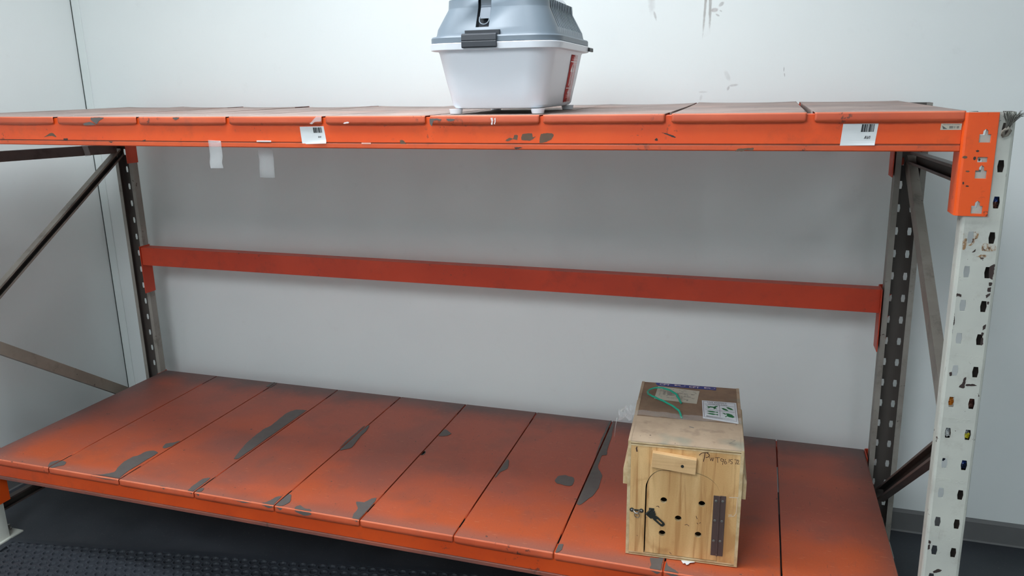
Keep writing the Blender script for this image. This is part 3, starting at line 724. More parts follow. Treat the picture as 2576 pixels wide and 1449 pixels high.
# stickers on the upper front beam
def sticker(name, quad, prints, parent, mats, label, curl=0.0):
    """quad: (x,z) corners tl,tr,br,bl on the beam face"""
    (tl, tr, br, bl) = quad; m = MB(); yb = .0036
    def at(u, v, c=0.0):
        x = (tl[0] * (1 - u) + tr[0] * u) * (1 - v) + (bl[0] * (1 - u) + br[0] * u) * v
        z = (tl[1] * (1 - u) + tr[1] * u) * (1 - v) + (bl[1] * (1 - u) + br[1] * u) * v
        return (x, yb - c - curl * max(0, v - .75) ** 2 * 30 * u, z)
    N = 10; R_ = .05
    def edge(u, v): return at(u, v)
    vs = [at(i / N, j / N) for j in range(N + 1) for i in range(N + 1)]
    m.add(vs, [(j * (N + 1) + i, j * (N + 1) + i + 1, (j + 1) * (N + 1) + i + 1, (j + 1) * (N + 1) + i) for j in range(N) for i in range(N)])
    o = m.build(name, mats[0], parent, solid=.0004, soff=0)
    if label: o['label'] = label
    p = MB(); prints(p, lambda u, v: at(u, v, .0006)); p.build('print', mats[1], o, recalc=False)
    return o
def bars(p, at, u0, u1, v0, v1, seq):
    tot = sum(seq); x = 0
    for i, s in enumerate(seq):
        if i % 2 == 0:
            a, b = u0 + (u1 - u0) * x / tot, u0 + (u1 - u0) * (x + s) / tot
            p.add([at(a, v0), at(b, v0), at(b, v1), at(a, v1)], [(0, 1, 2, 3)])
        x += s
def ttext(p, at, body, u, v, h, asp, bold=.0):
    text(p, body, 1.0, lambda a, b, c: at(u + a * h * asp, v - b * h), 0, bold)
def avi(p, at, u, v, h, asp):
    def seg(a, c, w):
        d = Vector((c[0] - a[0], c[1] - a[1])).normalized(); n = Vector((-d.y, d.x)) * w / 2
        q = [(a[0] + n.x, a[1] + n.y), (c[0] + n.x, c[1] + n.y), (c[0] - n.x, c[1] - n.y), (a[0] - n.x, a[1] - n.y)]
        p.add([at(u + x * h * asp, v - y * h) for x, y in q], [(0, 1, 2, 3)])
    w = .19
    for a, c in (((.06, 0), (.40, 1)), ((.40, 1), (.74, 0)), ((.20, .30), (.60, .30)), ((.86, 1), (1.20, 0)), ((1.20, 0), (1.54, 1)), ((1.80, 0), (1.80, 1))): seg(a, c, w)
def pr_big(p, at):
    bars(p, at, .54, .90, .03, .38, [6, 1, 1.5, 1, 5, 1, 1, 1, 3, 2, 1, 1.5, 1, 1, 5, 1, 2, 1, 1, 1, 1, 1.5, 1, 1, 2])
    avi(p, at, .665, .70, .135, .66)
sticker('barcode_label', ((2.7680, 1.5246), (2.8375, 1.5253), (2.8335, 1.4795), (2.7650, 1.4782)), pr_big, rack, (PAPER, INK), 'white barcode label reading AVI near the right end', .0015)
def pr_sm(p, at):
    bars(p, at, .55, .90, .06, .37, [6, 1, 1.5, 1, 5, 1, 1, 1, 3, 2, 1, 1.5, 1, 1, 5, 1, 2, 1, 1, 1, 1, 1.5, 1, 1, 2])
    avi(p, at, .70, .66, .10, .66)
sticker('barcode_label', ((1.4262, 1.5184), (1.4985, 1.5196), (1.5045, 1.4752), (1.4300, 1.4725)), pr_sm, rack, (PAPER, INK), 'crumpled white barcode label reading AVI left of the middle', .0022)
def pr_tiny(p, at):
    bars(p, at, .42, .88, .38, .78, [3, 1, 2, 1, 3, 1, 2, 1, 1, 3, 2, 3, 1, 4, 2, 1, 2, 1, 2])
    bars(p, at, .10, .92, .14, .20, [4, .4, 6, .5, 3, .4, 8])
    T = [(.05, .30), (.34, .86), (.12, .86)]
    p.add([at(*t) for t in T] , [(0, 1, 2)]); p.add([at(.12, .55), at(.22, .76), at(.145, .76)], [(0, 1, 2)])
sticker('asset_label', ((2.9565, 1.5249), (2.9950, 1.5248), (2.9945, 1.5120), (2.9560, 1.5119)), pr_tiny, rack, (PAPER_C, INK_G), 'small grey-white asset label with triangle logo', 0)
m = MB(); m.box((1.288, .0020, 1.4775), (1.334, .0040, 1.4815)); m.build('label_remnant', PRINT_W, bt, bevel=.0008)['label'] = 'thin strip of white label left behind'
m = MB(); m.box((1.6077, .0022, 1.4738), (1.6351, .0040, 1.4775)); m.build('label_remnant', plain('pink_label_remnant', (232, 176, 160), .5), bt, bevel=.0006)

# tape and label scraps stuck on the folds of the upper panels
rnt = random.Random(9)
for k, P, mt in ((4, [(1.462, 1.5275), (1.470, 1.5330), (1.482, 1.5440), (1.4975, 1.5445), (1.4965, 1.5330), (1.478, 1.5310), (1.468, 1.5250)], TAPE),
                 (5, [(1.562, 1.5285), (1.574, 1.5315), (1.579, 1.5300), (1.575, 1.5270), (1.564, 1.5262)], PRINT_W),
                 (6, [(1.968, 1.5400), (1.974, 1.5395), (1.973, 1.5240), (1.969, 1.5245), (1.970, 1.5320)], PRINT_W), (6, [(1.9775, 1.5385), (1.9815, 1.5395), (1.9795, 1.5250), (1.9765, 1.5255), (1.9785, 1.5320)], PRINT_W)):
    m = MB(); m.plate(ragged(P, .0008, rnt), [], .0003, lambda a, b, c: (a, -.0039 + c, b)); m.build('tape_scrap' if mt is TAPE else 'label_remnant', mt, tops[k])

# ------------------------------------------------------------------ loose tape hanging from the beam and brace
def strip(name, pts_l, pts_r, mat, label, cat, group=None, org=None):
    n = len(pts_l); m = MB()
    K = 5; vs = []
    for a, b in zip(pts_l, pts_r):
        for k in range(K): vs.append(Vector(a).lerp(Vector(b), k / (K - 1)))
    m.add(vs, [(i * K + k, i * K + k + 1, (i + 1) * K + k + 1, (i + 1) * K + k) for i in range(n - 1) for k in range(K - 1)])
    org = org or pts_l[-1]
    o = m.build(name, mat, None, off=org, solid=.00025, soff=0, smooth='all'); o.location = org
    return tag(o, label, cat, group)
zz = ZT + sag(1.15) - BH
strip('tape_strip', [(1.130, .0022, 1.482), (1.131, .0016, 1.470), (1.131, .002, zz - .004), (1.128, .006, zz - .025), (1.126, .003, 1.420), (1.127, .004, 1.4035)],
      [(1.172, .0022, 1.480), (1.173, .0016, 1.470), (1.1725, .002, zz - .004), (1.171, .005, zz - .025), (1.168, .002, 1.420), (1.171, .003, 1.4045)], TAPE, 'translucent tape strip hanging off the beam face, the left one of two', 'tape', 'tape strips hanging from the beam')
strip('tape_strip', [(1.2555, .046, zz - .0005), (1.2550, .050, 1.445), (1.2545, .053, 1.425), (1.255, .050, 1.400), (1.2545, .049, 1.3755)],
      [(1.3045, .046, zz - .0005), (1.3035, .050, 1.446), (1.3030, .052, 1.425), (1.304, .049, 1.400), (1.3045, .048, 1.3745)], TAPE, 'translucent tape strip hanging under the beam, the right one of two', 'tape', 'tape strips hanging from the beam')
pl_, pr_ = [], []
for k in range(7):
    t = k / 6
    pl_.append((PLX + .0145 + .001 + .003 * math.sin(t * 3), .672 + .012 * t, 1.412 - t * .048)); pr_.append((PLX + .0145 + .001 + .003 * math.sin(t * 3), .700 + .012 * t, 1.412 - t * .048))
strip('tape_strip', pl_, pr_, TAPE, 'short tape strip stuck across the top brace at the far left', 'tape')

# ------------------------------------------------------------------ frayed twine knotted through the top slot of the right post
tw = empty('twine_knot', (PRX + .0212, -.004, 1.5135)); tag(tw, 'frayed grey twine knotted through the top slot of the right front post', 'twine')
m = MB(); rn = random.Random(5)
m.tube([(-.004, -.002, -.012), (-.006, -.008, -.004), (.002, -.011, .003), (.007, -.008, -.002), (.004, -.004, -.011), (-.003, -.006, -.014), (-.005, -.009, -.002), (.003, -.010, .006)], .0031, 7)
m.build('knot', plain('dirty_twine_knot', (146, 140, 128), .8, var=.4, scale=150), tw, smooth='all')
m = MB()
for k in range(44):
    a = rn.uniform(-1, 1); L = rn.uniform(.024, .037); y = rn.uniform(-.012, -.003)
    p0 = (rn.uniform(-.003, .004), y * .6 - .003, .002); p1 = (.003 + a * .006, y - .003, L * .45); p2 = (.005 + a * .016 + rn.uniform(-.004, .006), y - rn.uniform(0, .006), L); p3 = (.006 + a * .019 + rn.uniform(-.006, .008), y - rn.uniform(0, .008), L + rn.uniform(-.006, .002))
    m.tube([p0, p1, p2, p3], [.0008, .0007, .0006, .0003], 4)
tag(m.build('frayed_ends', TWINE, tw, smooth='all'), kind='stuff')

# ------------------------------------------------------------------ wrappers pushed into the slots of the right post
def wrapper(sx, z, mats, label, seed, sc=1.0):
    rn = random.Random(seed); m = MB(); o = empty('sweet_wrapper', (PRX + sx + lean(z), .007, z)); tag(o, label, 'wrapper', 'wrappers stuffed in the post slots')
    nu, nv = 7, 9; vs = []
    for j in range(nv):
        for i in range(nu):
            u, v = i / (nu - 1) - .5, j / (nv - 1) - .5
            vs.append((u * .0125 * sc + rn.uniform(-.0012, .0012), .002 + abs(u) * .006 + rn.uniform(-.0022, .0022), v * .024 * sc + rn.uniform(-.001, .001)))
    half = nv // 2
    A = [(j * nu + i, j * nu + i + 1, (j + 1) * nu + i + 1, (j + 1) * nu + i) for j in range(nv - 1) for i in range(nu - 1)]
    lo = MB(); lo.add(vs, A, 0)
    for idx in range(len(A)):
        lo.mi[idx] = 0 if A[idx][0] // nu < half else 1
    lo.build('foil', mats, o, solid=.0008, soff=0)
W1 = plain('blue_foil', (34, 62, 130), .3, .3); W2 = plain('brown_foil', (96, 60, 50), .35, .3); W3 = plain('orange_foil', (214, 128, 40), .3, .2); W4 = plain('silver_foil', (196, 200, 202), .25, .7)
W5 = plain('yellow_foil', (208, 196, 40), .3, .1); W6 = plain('clear_white_wrap', (214, 218, 216), .25); W7 = plain('dark_blue_foil', (22, 34, 62), .3, .3)
R_, L_ = .0212, -.0185
z_ = lambda k: 1.5139 - .075 * k
wrapper(R_, z_(2), [W2, W1], 'blue and brown wrapper pushed in a slot beside the orange end connector', 1)
wrapper(R_, z_(8), [W2, W2], 'brown wrapper pushed in the slot right of the orange wrapper', 2)
wrapper(L_, z_(8), [W3, W3], 'orange wrapper pushed in a left-hand slot of the right front post', 3)
wrapper(L_, z_(9), [W6, W4], 'clear silvery wrapper pushed in the left slot below the orange wrapper', 4)
wrapper(R_, z_(9), [W5, W4], 'silver and yellow wrapper pushed in the right slot of the front post', 5)
wrapper(R_, z_(10), [W7, W1], 'dark blue wrapper in the slot below the yellow one', 6)
wrapper(L_, z_(10) + .008, [W7, W7], 'scrap of dark wrapper at the top of a left slot below the silvery one', 7, .5)

# ------------------------------------------------------------------ pet carrier on the upper shelf
CX, CY, CZ = 1.9600, .224, ZT + sag(1.96) + .0012
pc = empty('pet_carrier', (CX, CY, CZ), .012)
tag(pc, 'white pet carrier with slate grey vented lid standing on the upper shelf', 'pet carrier')
NS = 13
slot_f = [0.0]; 
for k in range(NS):
    c = .035 + (k + .5) * (.93 / NS); slot_f += [c - .0205, c + .0205]
slot_f.append(1.0)
def ring(w, l, r, z, hx0=None, hx1=None, nc=9):
    """counter-clockwise from the front-left corner end; returns points; fixed count"""
    pts = []; a, b = w / 2, l / 2; r = min(r, a * .9, b * .9)
    def corner(cx, cy, t0):
        for k in range(nc + 1):
            t = t0 + (math.pi / 2) * k / nc; pts.append((cx + r * math.cos(t), cy + r * math.sin(t), z))
    # front side (y = -b), left to right, with handle recess columns
    for x in ((-.0350, -.0015) if hx0 is None else (hx0, hx1)): pts.append((x, -b, z))
    corner(a - r, -b + r, -math.pi / 2)
    for f in slot_f[1:-1]: pts.append((a, -b + r + (2 * b - 2 * r) * f, z))
    corner(a - r, b - r, 0)
    corner(-a + r, b - r, math.pi / 2)
    for f in slot_f[1:-1]: pts.append((-a, b - r - (2 * b - 2 * r) * f, z))
    corner(-a + r, -b + r, math.pi)
    return pts
NC = 10; FRONT = 2; SL0 = FRONT + NC - 1; NSL = len(slot_f) - 2
def loft(levels, capb=True, capt=True, skip=None):
    m = MB(); rings = [ring(*lv) for lv in levels]; n = len(rings[0]); m.v = [p for r in rings for p in r]
    for j in range(len(rings) - 1):
        for i in range(n):
            if skip and skip(j, i, n): continue
            m.f.append((j * n + i, j * n + (i + 1) % n, (j + 1) * n + (i + 1) % n, (j + 1) * n + i)); m.mi.append(0)
    if capb: m.f.append(tuple(range(n - 1, -1, -1))); m.mi.append(0)
    if capt: b = (len(rings) - 1) * n; m.f.append(tuple(b + i for i in range(n))); m.mi.append(0)
    return m
tub_levels = [(.222, .335, .045, .0125), (.240, .353, .050, .0145), (.250, .363, .052, .021), (.260, .376, .052, .050), (.272, .389, .055, .076), (.300, .412, .058, .148), (.306, .416, .058, .1535),
              (.330, .440, .066, .1535), (.337, .447, .068, .1550), (.340, .450, .069, .1690), (.338, .448, .068, .1705), (.318, .428, .060, .1705), (.296, .408, .056, .150), (.240, .356, .05, .020)]
o = loft(tub_levels, True, True).build('tub', WHITE_PL, pc, smooth=28)
for fx, fy in ((-.108, -.165), (.108, -.165), (.108, .165), (-.108, .165)):
    m = MB(); m.tube([(fx, fy, 0), (fx, fy, .001), (fx, fy, .0125)], [.0135, .0152, .0175], 20); m.build('foot', WHITE_PL, pc, smooth=40)
lid_levels = [(.333, .443, .068, .1712), (.335, .445, .069, .1725), (.335, .445, .069, .1830), (.331, .441, .068, .1862), (.314, .424, .062, .1868), (.309, .419, .060, .1920), (.304, .414, .060, .2055), (.258, .368, .052, .2520), (.257, .367, .052, .2545), (.254, .364, .051, .2740), (.236, .346, .046, .2765), (.150, .260, .04, .2780)]
def is_slot(i, n):
    k = i - SL0                                  # right side columns
    if 0 <= k - 1 < NSL and (k - 1) % 2 == 0: return True
    s2 = SL0 + NSL + 2 * NC                      # left side columns
    k = i - s2
    return 0 <= k - 1 < NSL and (k - 1) % 2 == 0
def skp(j, i, n):
    if j in (6, 7, 8) and is_slot(i, n): return True
    if j in (6, 7, 8) and i == 0: return True    # handle recess opening
    return False
m = loft(lid_levels, False, True, skp)
lid = m.build('lid', GREY_PL, pc, solid=.0016, soff=-1, smooth=18)
# recess for the handle strap in the front of the lid
def front_y(z):
    for (w0, l0, r0, z0), (w1, l1, r1, z1) in zip(lid_levels, lid_levels[1:]):
        if z0 <= z <= z1 and z1 > z0: return -(l0 + (l1 - l0) * (z - z0) / (z1 - z0)) / 2
    return -.17
m = MB(); x0, x1 = -.0350, -.0015; zz = [.2055, .2530, .2580, .2740]
fr = [(front_y(z) + .002, z) for z in zz]; bk = [(y + .020, z) for y, z in fr]
for i in range(3):
    m.add([(x0, *bk[i]), (x1, *bk[i]), (x1, *bk[i + 1]), (x0, *bk[i + 1])], [(0, 1, 2, 3)])
    for x in (x0, x1): m.add([(x, *fr[i]), (x, *bk[i]), (x, *bk[i + 1]), (x, *fr[i + 1])], [(0, 1, 2, 3)])
m.add([(x0, *fr[0]), (x1, *fr[0]), (x1, *bk[0]), (x0, *bk[0])], [(0, 1, 2, 3)]); m.add([(x0, *fr[3]), (x1, *fr[3]), (x1, *bk[3]), (x0, *bk[3])], [(0, 1, 2, 3)])
m.build('handle_recess', DARK_PL, lid)
m = MB(); xa, xb = -.0300, -.0035
def strap(x, z, d): return (x, front_y(min(z, .27)) + .006 + d, z)
pts = [.2135, .216, .222, .235, .2530, .2580, .2740]
for d0, d1, a, b, zs in ((.000, .003, xa, xb, [.226, .2530, .2580, .2735]),):
    for i in range(len(zs) - 1):
        m.add([strap(a, zs[i], d0), strap(b, zs[i], d0), strap(b, zs[i + 1], d0), strap(a, zs[i + 1], d0), strap(a, zs[i], d1), strap(b, zs[i], d1), strap(b, zs[i + 1], d1), strap(a, zs[i + 1], d1)], [(0, 1, 2, 3), (4, 5, 6, 7), (0, 1, 5, 4), (1, 2, 6, 5), (2, 3, 7, 6), (3, 0, 4, 7)])
m.build('handle_strap', plain('mid_grey_plastic', (96, 108, 120), .4), lid, bevel=.0006)
m = MB(); U = []
for k in range(13):
    t = math.pi * k / 12; U.append(strap((xa + xb) / 2 - math.cos(t) * .0125, .2235 - math.sin(t) * .0115, -.001))
U = [strap(xa + .0007, .230, -.001)] + U + [strap(xb - .0007, .230, -.001)]
m.tube(U, .0016, 6); m.build('strap_loop', GREY_PL, lid, smooth='all')
# white hatch in the top of the lid, and the carrying handle
hl = [(.246, .356, .05, .2762), (.244, .354, .05, .2800), (.230, .340, .05, .2920), (.180, .290, .045, .3060), (.10, .21, .04, .3120)]
hl = [(.226, .336, .046, .2772), (.224, .334, .046, .2830), (.205, .315, .045, .2960), (.160, .27, .042, .3080), (.10, .21, .04, .3130)]
loft(hl, True, True).build('top_hatch', WHITE_PL, pc, smooth=40)
m = MB(); m.tube([(-.018, -.11, .296), (-.018, -.10, .318), (-.018, -.06, .334), (-.018, 0, .338), (-.018, .06, .334), (-.018, .10, .318), (-.018, .11, .296)], .011, 10); m.build('carry_handle', DARK_PL, pc, smooth='all')
# latches
def latch(y, s, px0, px1):
    m = MB(); 
    pr = [(0, .158), (.0075, .157), (.0095, .160), (.0095, .172), (.0082, .1732), (.0095, .1745), (.0085, .1875), (.0045, .1905), (-.002, .1900)]
    n = len(pr); vs = [(x, y + s * a, z) for x in (px0, px1) for a, z in pr]
    m.add(vs, [(k, (k + 1) % n, n + (k + 1) % n, n + k) for k in range(n)] + [tuple(range(n)), tuple(range(2 * n - 1, n - 1, -1))])
    m.box((px0 + .004, y - s * .006, .187), (px1 + .004, y - s * .014, .1985))
    return m.build('latch', plain('dark_latch_plastic', (52, 56, 62), .42), pc, bevel=.0008)
latch(-.2235, -1, -.0635, .0245); latch(.2235, 1, -.044, .044)
m = MB(); m.box((.169, .150, .157), (.1745, .200, .167)); m.build('hinge_pin', BLACK_PL, pc, bevel=.001)
# red THIS WAY UP style label down the right side of the tub
def side_x(z):
    L = tub_levels[2:6]
    for (w0, _, _, z0), (w1, _, _, z1) in zip(L, L[1:]):
        if z0 <= z <= z1: return (w0 + (w1 - w0) * (z - z0) / (z1 - z0)) / 2
    return (L[0][0] if z < L[0][3] else L[-1][0]) / 2
zs = [.022, .036, .050, .061, .072, .090, .110, .130, .1455]
ya, yb = .030, .108
m = MB(); vs = []
for z in zs:
    vs += [(side_x(z) + .0012, ya, z), (side_x(z) + .0012, yb, z)]
m.add(vs, [(2 * i, 2 * i + 1, 2 * i + 3, 2 * i + 2) for i in range(len(zs) - 1)])
lab = m.build('handling_label', REDL, pc, solid=.0004, soff=0, smooth='all'); lab['label'] = 'red handling label with two white up arrows'
m = MB()
def lp(a, z): return (side_x(z) + .0017, ya + (yb - ya) * a, z)
def lq(a0, a1, z0, z1):
    ks = [z0] + [z for z in zs if z0 < z < z1] + [z1]
    for p, q in zip(ks, ks[1:]): m.add([lp(a0, p), lp(a1, p), lp(a1, q), lp(a0, q)], [(0, 1, 2, 3)])
lq(.04, .96, .0585, .0605); lq(.04, .96, .1265, .1290); lq(.10, .90, .134, .1345)
for c in (.34, .64):
    lq(c - .045, c + .045, .066, .104); m.add([lp(c - .13, .102), lp(c + .13, .102), lp(c, .121)], [(0, 1, 2)])
m.add([lp(.38, .045), lp(.56, .045), lp(.44, .055)], [(0, 1, 2)]); lq(.22, .66, .0405, .0412); lq(.25, .60, .0355, .0360); lq(.02, .98, .0225, .0238)
m.build('print', PRINT_W, lab, recalc=False)

# ------------------------------------------------------------------ plywood transport crate on the lower shelf
BW, BD, BHt = .296, .432, .3400
cr = empty('plywood_crate', (2.3155, .0505, ZL + .0022), math.radians(3.4))
tag(cr, 'plywood animal transport crate with round air holes and hinged door on the lower shelf', 'crate')
tp = .0085
for xa_ in (0, BW - tp):
    m = MB().box((xa_, 0, 0), (xa_ + tp, BD, BHt)); m.mi = [0, 1, 0, 0, 0, 0]; m.build('side_panel', [PLYEDGE, PLYTOP_F], cr, bevel=.0006)
m = MB()
for i, (z0, z1) in enumerate(((0, .0028), (.0028, .0058), (.0058, .0095))): m.box((tp, .0006 * (i % 2), z0), (BW - tp, BD, z1), i % 2)
m.build('floor_panel', [PLYEDGE, PLYEDGE_D], cr)
MB().box((tp, BD - tp, .0095), (BW - tp, BD, BHt - .012)).build('back_panel', PLY, cr)
for nm, y0, y1, mt, dz in (('lid_panel', -.0008, .1635, PLYTOP_F, .0), ('lid_panel', .1650, BD, PLYTOP_B, -.0015)):
    m = MB()
    zs_ = [BHt - .0125 + dz, BHt - .0090 + dz, BHt - .0060 + dz, BHt - .0030 + dz, BHt + dz]
    for i in range(4): m.box((tp - .001, y0 + (.0007 if i % 2 else 0), zs_[i]), (BW - tp + .001, y1, zs_[i + 1]), 2 if i == 3 else i % 2)
    for q in range(len(m.mi)): pass
    o = m.build(nm, [PLYEDGE, PLYEDGE_D, mt], cr)
ft = .0090
arch = [(.0525, .0115), (.0525, .2050)]
for k in range(1, 9):
    t = math.pi - (math.pi / 2) * k / 8; arch.append((.0985 + .046 * math.cos(t), .205 + .0575 * math.sin(t)))
for k in range(0, 9):
    t = math.pi / 2 - (math.pi / 2) * k / 8; arch.append((.1640 + .0780 * math.cos(t), .2065 + .0580 * math.sin(t)))
arch.append((.2425, .0115))
F0 = lambda a, b, c: (a, c, b)
m = MB(); m.plate([(tp, .0095), (.0525 - .0035, .0095)] + [(x - .0035 if i < 2 else x - .0022 * (1 - i / 10) if i < 10 else x, y + (.0016 if 2 <= i < 14 else (.0007 if i >= 14 else 0))) for i, (x, y) in enumerate(arch[1:-1])] + [(.2428, .0095), (BW - tp, .0095), (BW - tp, BHt - .0125), (tp, BHt - .0125)], [], ft, F0, 0, 1)
fp = m.build('front_panel', [PLY, PLYEDGE], cr)
def circ(cx, cz, rx, rz, n=20): return [(cx + rx * math.cos(2 * math.pi * k / n), cz + rz * math.sin(2 * math.pi * k / n)) for k in range(n)]
holes = [circ(x, z, .0088, .0086) for x, z in ((.0982, .1750), (.1972, .1765), (.1378, .1255), (.0970, .0755), (.1915, .0838))]
m = MB(); m.plate(arch[:-1] + [(.2422, .0115)], holes, ft, lambda a, b, c: (a, c + .0004, b), 0, 1)
door = m.build('door', [PLY, PLYEDGE], cr); door['label'] = 'arched plywood door with five round air holes'
# turn block above the door
m = MB(); quad = [(.0655, .3185), (.1790, .3085), (.1775, .2665), (.0625, .2765)]
m.plate(quad, [], .016, lambda a, b, c: (a, -.016 + c, b)); blk = m.build('turn_block', PLY_PLAIN, cr, bevel=.0015); blk['label'] = 'pale pine block screwed above the door'
MB().cyl((.1430, -.0152, .2880), (0, -1, 0), .0042, .0015, 14).build('screw', GUNM, blk)
# piano hinge
m = MB(); m.box((.2262, -.0018, .0285), (.2408, 0.0002, .2055)); m.box((.2428, -.0018, .0285), (.2575, .0002, .2065)); m.cyl((.2418, -.0020, .0285), (0, 0, 1), .0023, .177, 10)
hg = m.build('hinge', HINGE, cr, bevel=.0003)
for x, z in ((.2330, .1905), (.2500, .1915), (.2325, .1330), (.2505, .1330), (.2325, .0725), (.2490, .0735)):
    MB().tube([(x, -.0016, z), (x, -.0030, z), (x, -.0036, z)], [.0040, .0036, .0018], 12).build('screw', STEEL, hg, smooth=40)
m = MB(); m.tube([(.2418, -.0035, .0270), (.2412, -.0040, .0360)], .0008, 6); m.build('pin', STEEL, hg)
# hasp on the door
ang = math.radians(-41); ox, oz = .0600, .1370
hf = lambda a, b, c: (ox + a * math.cos(ang) - b * math.sin(ang), -.0048 + c, oz + a * math.sin(ang) + b * math.cos(ang))
hout = [(.000, -.011), (.016, -.011), (.020, -.006), (.024, -.0075), (.050, -.0070), (.0545, -.0040), (.0545, .0040), (.050, .0070), (.026, .0075), (.019, .0055), (.016, .010), (.000, .010)]
hin = [(.0300, -.0022), (.0460, -.0022), (.0480, 0), (.0460, .0022), (.0300, .0022), (.0280, 0)]
m = MB(); m.plate(hout, [hin], .0016, hf); m.tube([hf(-.001, -.010, 0), hf(-.001, .010, 0)], .0026, 8)
m.box((.0600, -.0030, .1330), (.0740, .0003, .1480))
hs = m.build('hasp', GUNM, cr, bevel=.0003)
for x, z in ((.0650, .1440), (.0745, .1405)): MB().tube([(x, -.0050, z), (x, -.0065, z)], [.0026, .0016], 10).build('screw', BLACK_PL, hs)
# staple with ring beside the door
m = MB()
for x in (.0145, .0400): m.tube([(x, 0.0004, .1365), (x, -.0022, .1365)], [.0062, .0056], 12)
m.box((.0135, -.0012, .1345), (.0410, .0003, .1390))
st = m.build('staple', GUNM, cr, bevel=.0003)
for x in (.0145, .0400): MB().tube([(x, -.0020, .1365), (x, -.0034, .1365)], [.0034, .0018], 10).build('screw', STEEL, st)
m = MB(); m.tube([(.0195, -.001, .1385), (.0205, -.0075, .1365), (.0245, -.011, .1335), (.0295, -.0115, .1335), (.0335, -.0085, .1350), (.0345, -.002, .1375)], .0022, 8); m.build('loop', STEEL, st, smooth='all')
m = MB(); m.tube([(.0295 + .0068 * math.cos(t), -.0100 - .003 * math.sin(t), .1265 + .0080 * math.sin(t)) for t in [2 * math.pi * k / 20 for k in range(21)]], .0011, 6); m.build('ring', STEEL, st, smooth='all')
# carrying battens on both sides
for x0, x1, z0, z1 in ((-.0125, -.0002, .205, .250), (BW + .0002, BW + .0115, .196, .246)):
    m = MB(); e = .004
    m.add([(x0 if x0 < 0 else x1, .012, z0), (x0 if x0 < 0 else x1, .420, z0 + .004), (x0 if x0 < 0 else x1, .420, z1 + .03), (x0 if x0 < 0 else x1, .012, z1), (0 if x0 < 0 else BW, .012, z0), (0 if x0 < 0 else BW, .420, z0 + .004), (0 if x0 < 0 else BW, .420, z1 + .035), (0 if x0 < 0 else BW, .012, z1 + .03)],
          [(0, 1, 2, 3), (4, 5, 6, 7), (0, 1, 5, 4), (1, 2, 6, 5), (2, 3, 7, 6), (3, 0, 4, 7)])
    m.build('side_batten', PLYEDGE, cr, bevel=.001)
# handwriting and pen marks
HWR = [[(0.1843,0.3166),(0.1892,0.3222),(0.1955,0.3246),(0.2070,0.3262)], [(0.1987,0.3253),(0.1974,0.3114),(0.1956,0.2998)], [(0.2032,0.3251),(0.2092,0.3206),(0.2082,0.3147),(0.2013,0.3118)],
 [(0.2108,0.3143),(0.2138,0.3044),(0.2166,0.3134),(0.2186,0.3035),(0.2211,0.3139)], [(0.2249,0.3143),(0.2357,0.3155)], [(0.2300,0.3149),(0.2316,0.3005)],
 [(0.2449,0.3107),(0.2396,0.3130),(0.2393,0.3064),(0.2444,0.3063),(0.2460,0.3122),(0.2437,0.2960)], [(0.2505,0.3127),(0.2484,0.3038),(0.2499,0.2989),(0.2542,0.3015),(0.2521,0.3056),(0.2484,0.3031)],
 [(0.2599,0.3137),(0.2592,0.3035)], [(0.2682,0.3139),(0.2632,0.3126),(0.2628,0.3082),(0.2674,0.3058),(0.2670,0.3015),(0.2631,0.3018)], [(0.2726,0.3136),(0.2800,0.3131),(0.2759,0.3010)], [(0.2785,0.3129),(0.2830,0.3127),(0.2826,0.3075),(0.2796,0.3021),(0.2855,0.3029)]]
def stroke(m, pts, w, fn):
    for i in range(len(pts) - 1):
        a, b = Vector(pts[i]), Vector(pts[i + 1]); d = (b - a).normalized(); n = Vector((-d.y, d.x)) * w; e = d * w * .6
        q = [a - e + n, a - e - n, b + e - n, b + e + n]; m.add([fn(*p) for p in q], [(0, 1, 2, 3)])
def smoothl(P):
    if len(P) < 3: return P
    o = [P[0]]
    for i in range(len(P) - 1):
        p0, p1, p2, p3 = P[max(i - 1, 0)], P[i], P[i + 1], P[min(i + 2, len(P) - 1)]
        for t in (.33, .66, 1):
            o.append(tuple(.5 * (2 * b + (c - a) * t + (2 * a - 5 * b + 4 * c - d) * t * t + (3 * b - a - 3 * c + d) * t ** 3) for a, b, c, d in zip(p0, p1, p2, p3)))
    return o
m = MB(); FF = lambda a, b: (a, -.0004, b)
for i, P_ in enumerate(HWR): stroke(m, smoothl(P_) if i in (0, 2, 6, 7, 9, 11) else P_, .00062 if i > 2 else .0009, FF)
stroke(m, [(.0235, .3235), (.0222, .3190)], .0014, FF); stroke(m, [(.0222, .3190), (.0238, .3105)], .0018, FF)
m.build('handwriting', HW, cr, recalc=False)['label'] = 'brown marker lettering PWT961572'
m = MB(); zt_ = BHt + .0004
stroke(m, [(.262, .060), (.275, .057), (.259, .036), (.276, .034)], .0007, lambda a, b: (a, b, zt_)); stroke(m, [(.156, .118), (.166, .114)], .0022, lambda a, b: (a, b, zt_))
m.build('pen_mark', INK_G, cr, recalc=False)
# small nicks and knots in the ply
m = MB()
for a, b in (((.083, .1565), (.087, .1520)), ((.079, .1545), (.086, .1555)), ((.184, .139), (.187, .131)), ((.187, .119), (.190, .116)), ((.194, .119), (.196, .1215)), ((.156, .1085), (.162, .1115)), ((.163, .110), (.167, .107)), ((.119, .020), (.124, .0155)), ((.052, .120), (.0535, .117)), ((.030, .060), (.0312, .0585))):
    stroke(m, [a, b], .0007, FF)
m.build('nick', HW, cr, recalc=False)
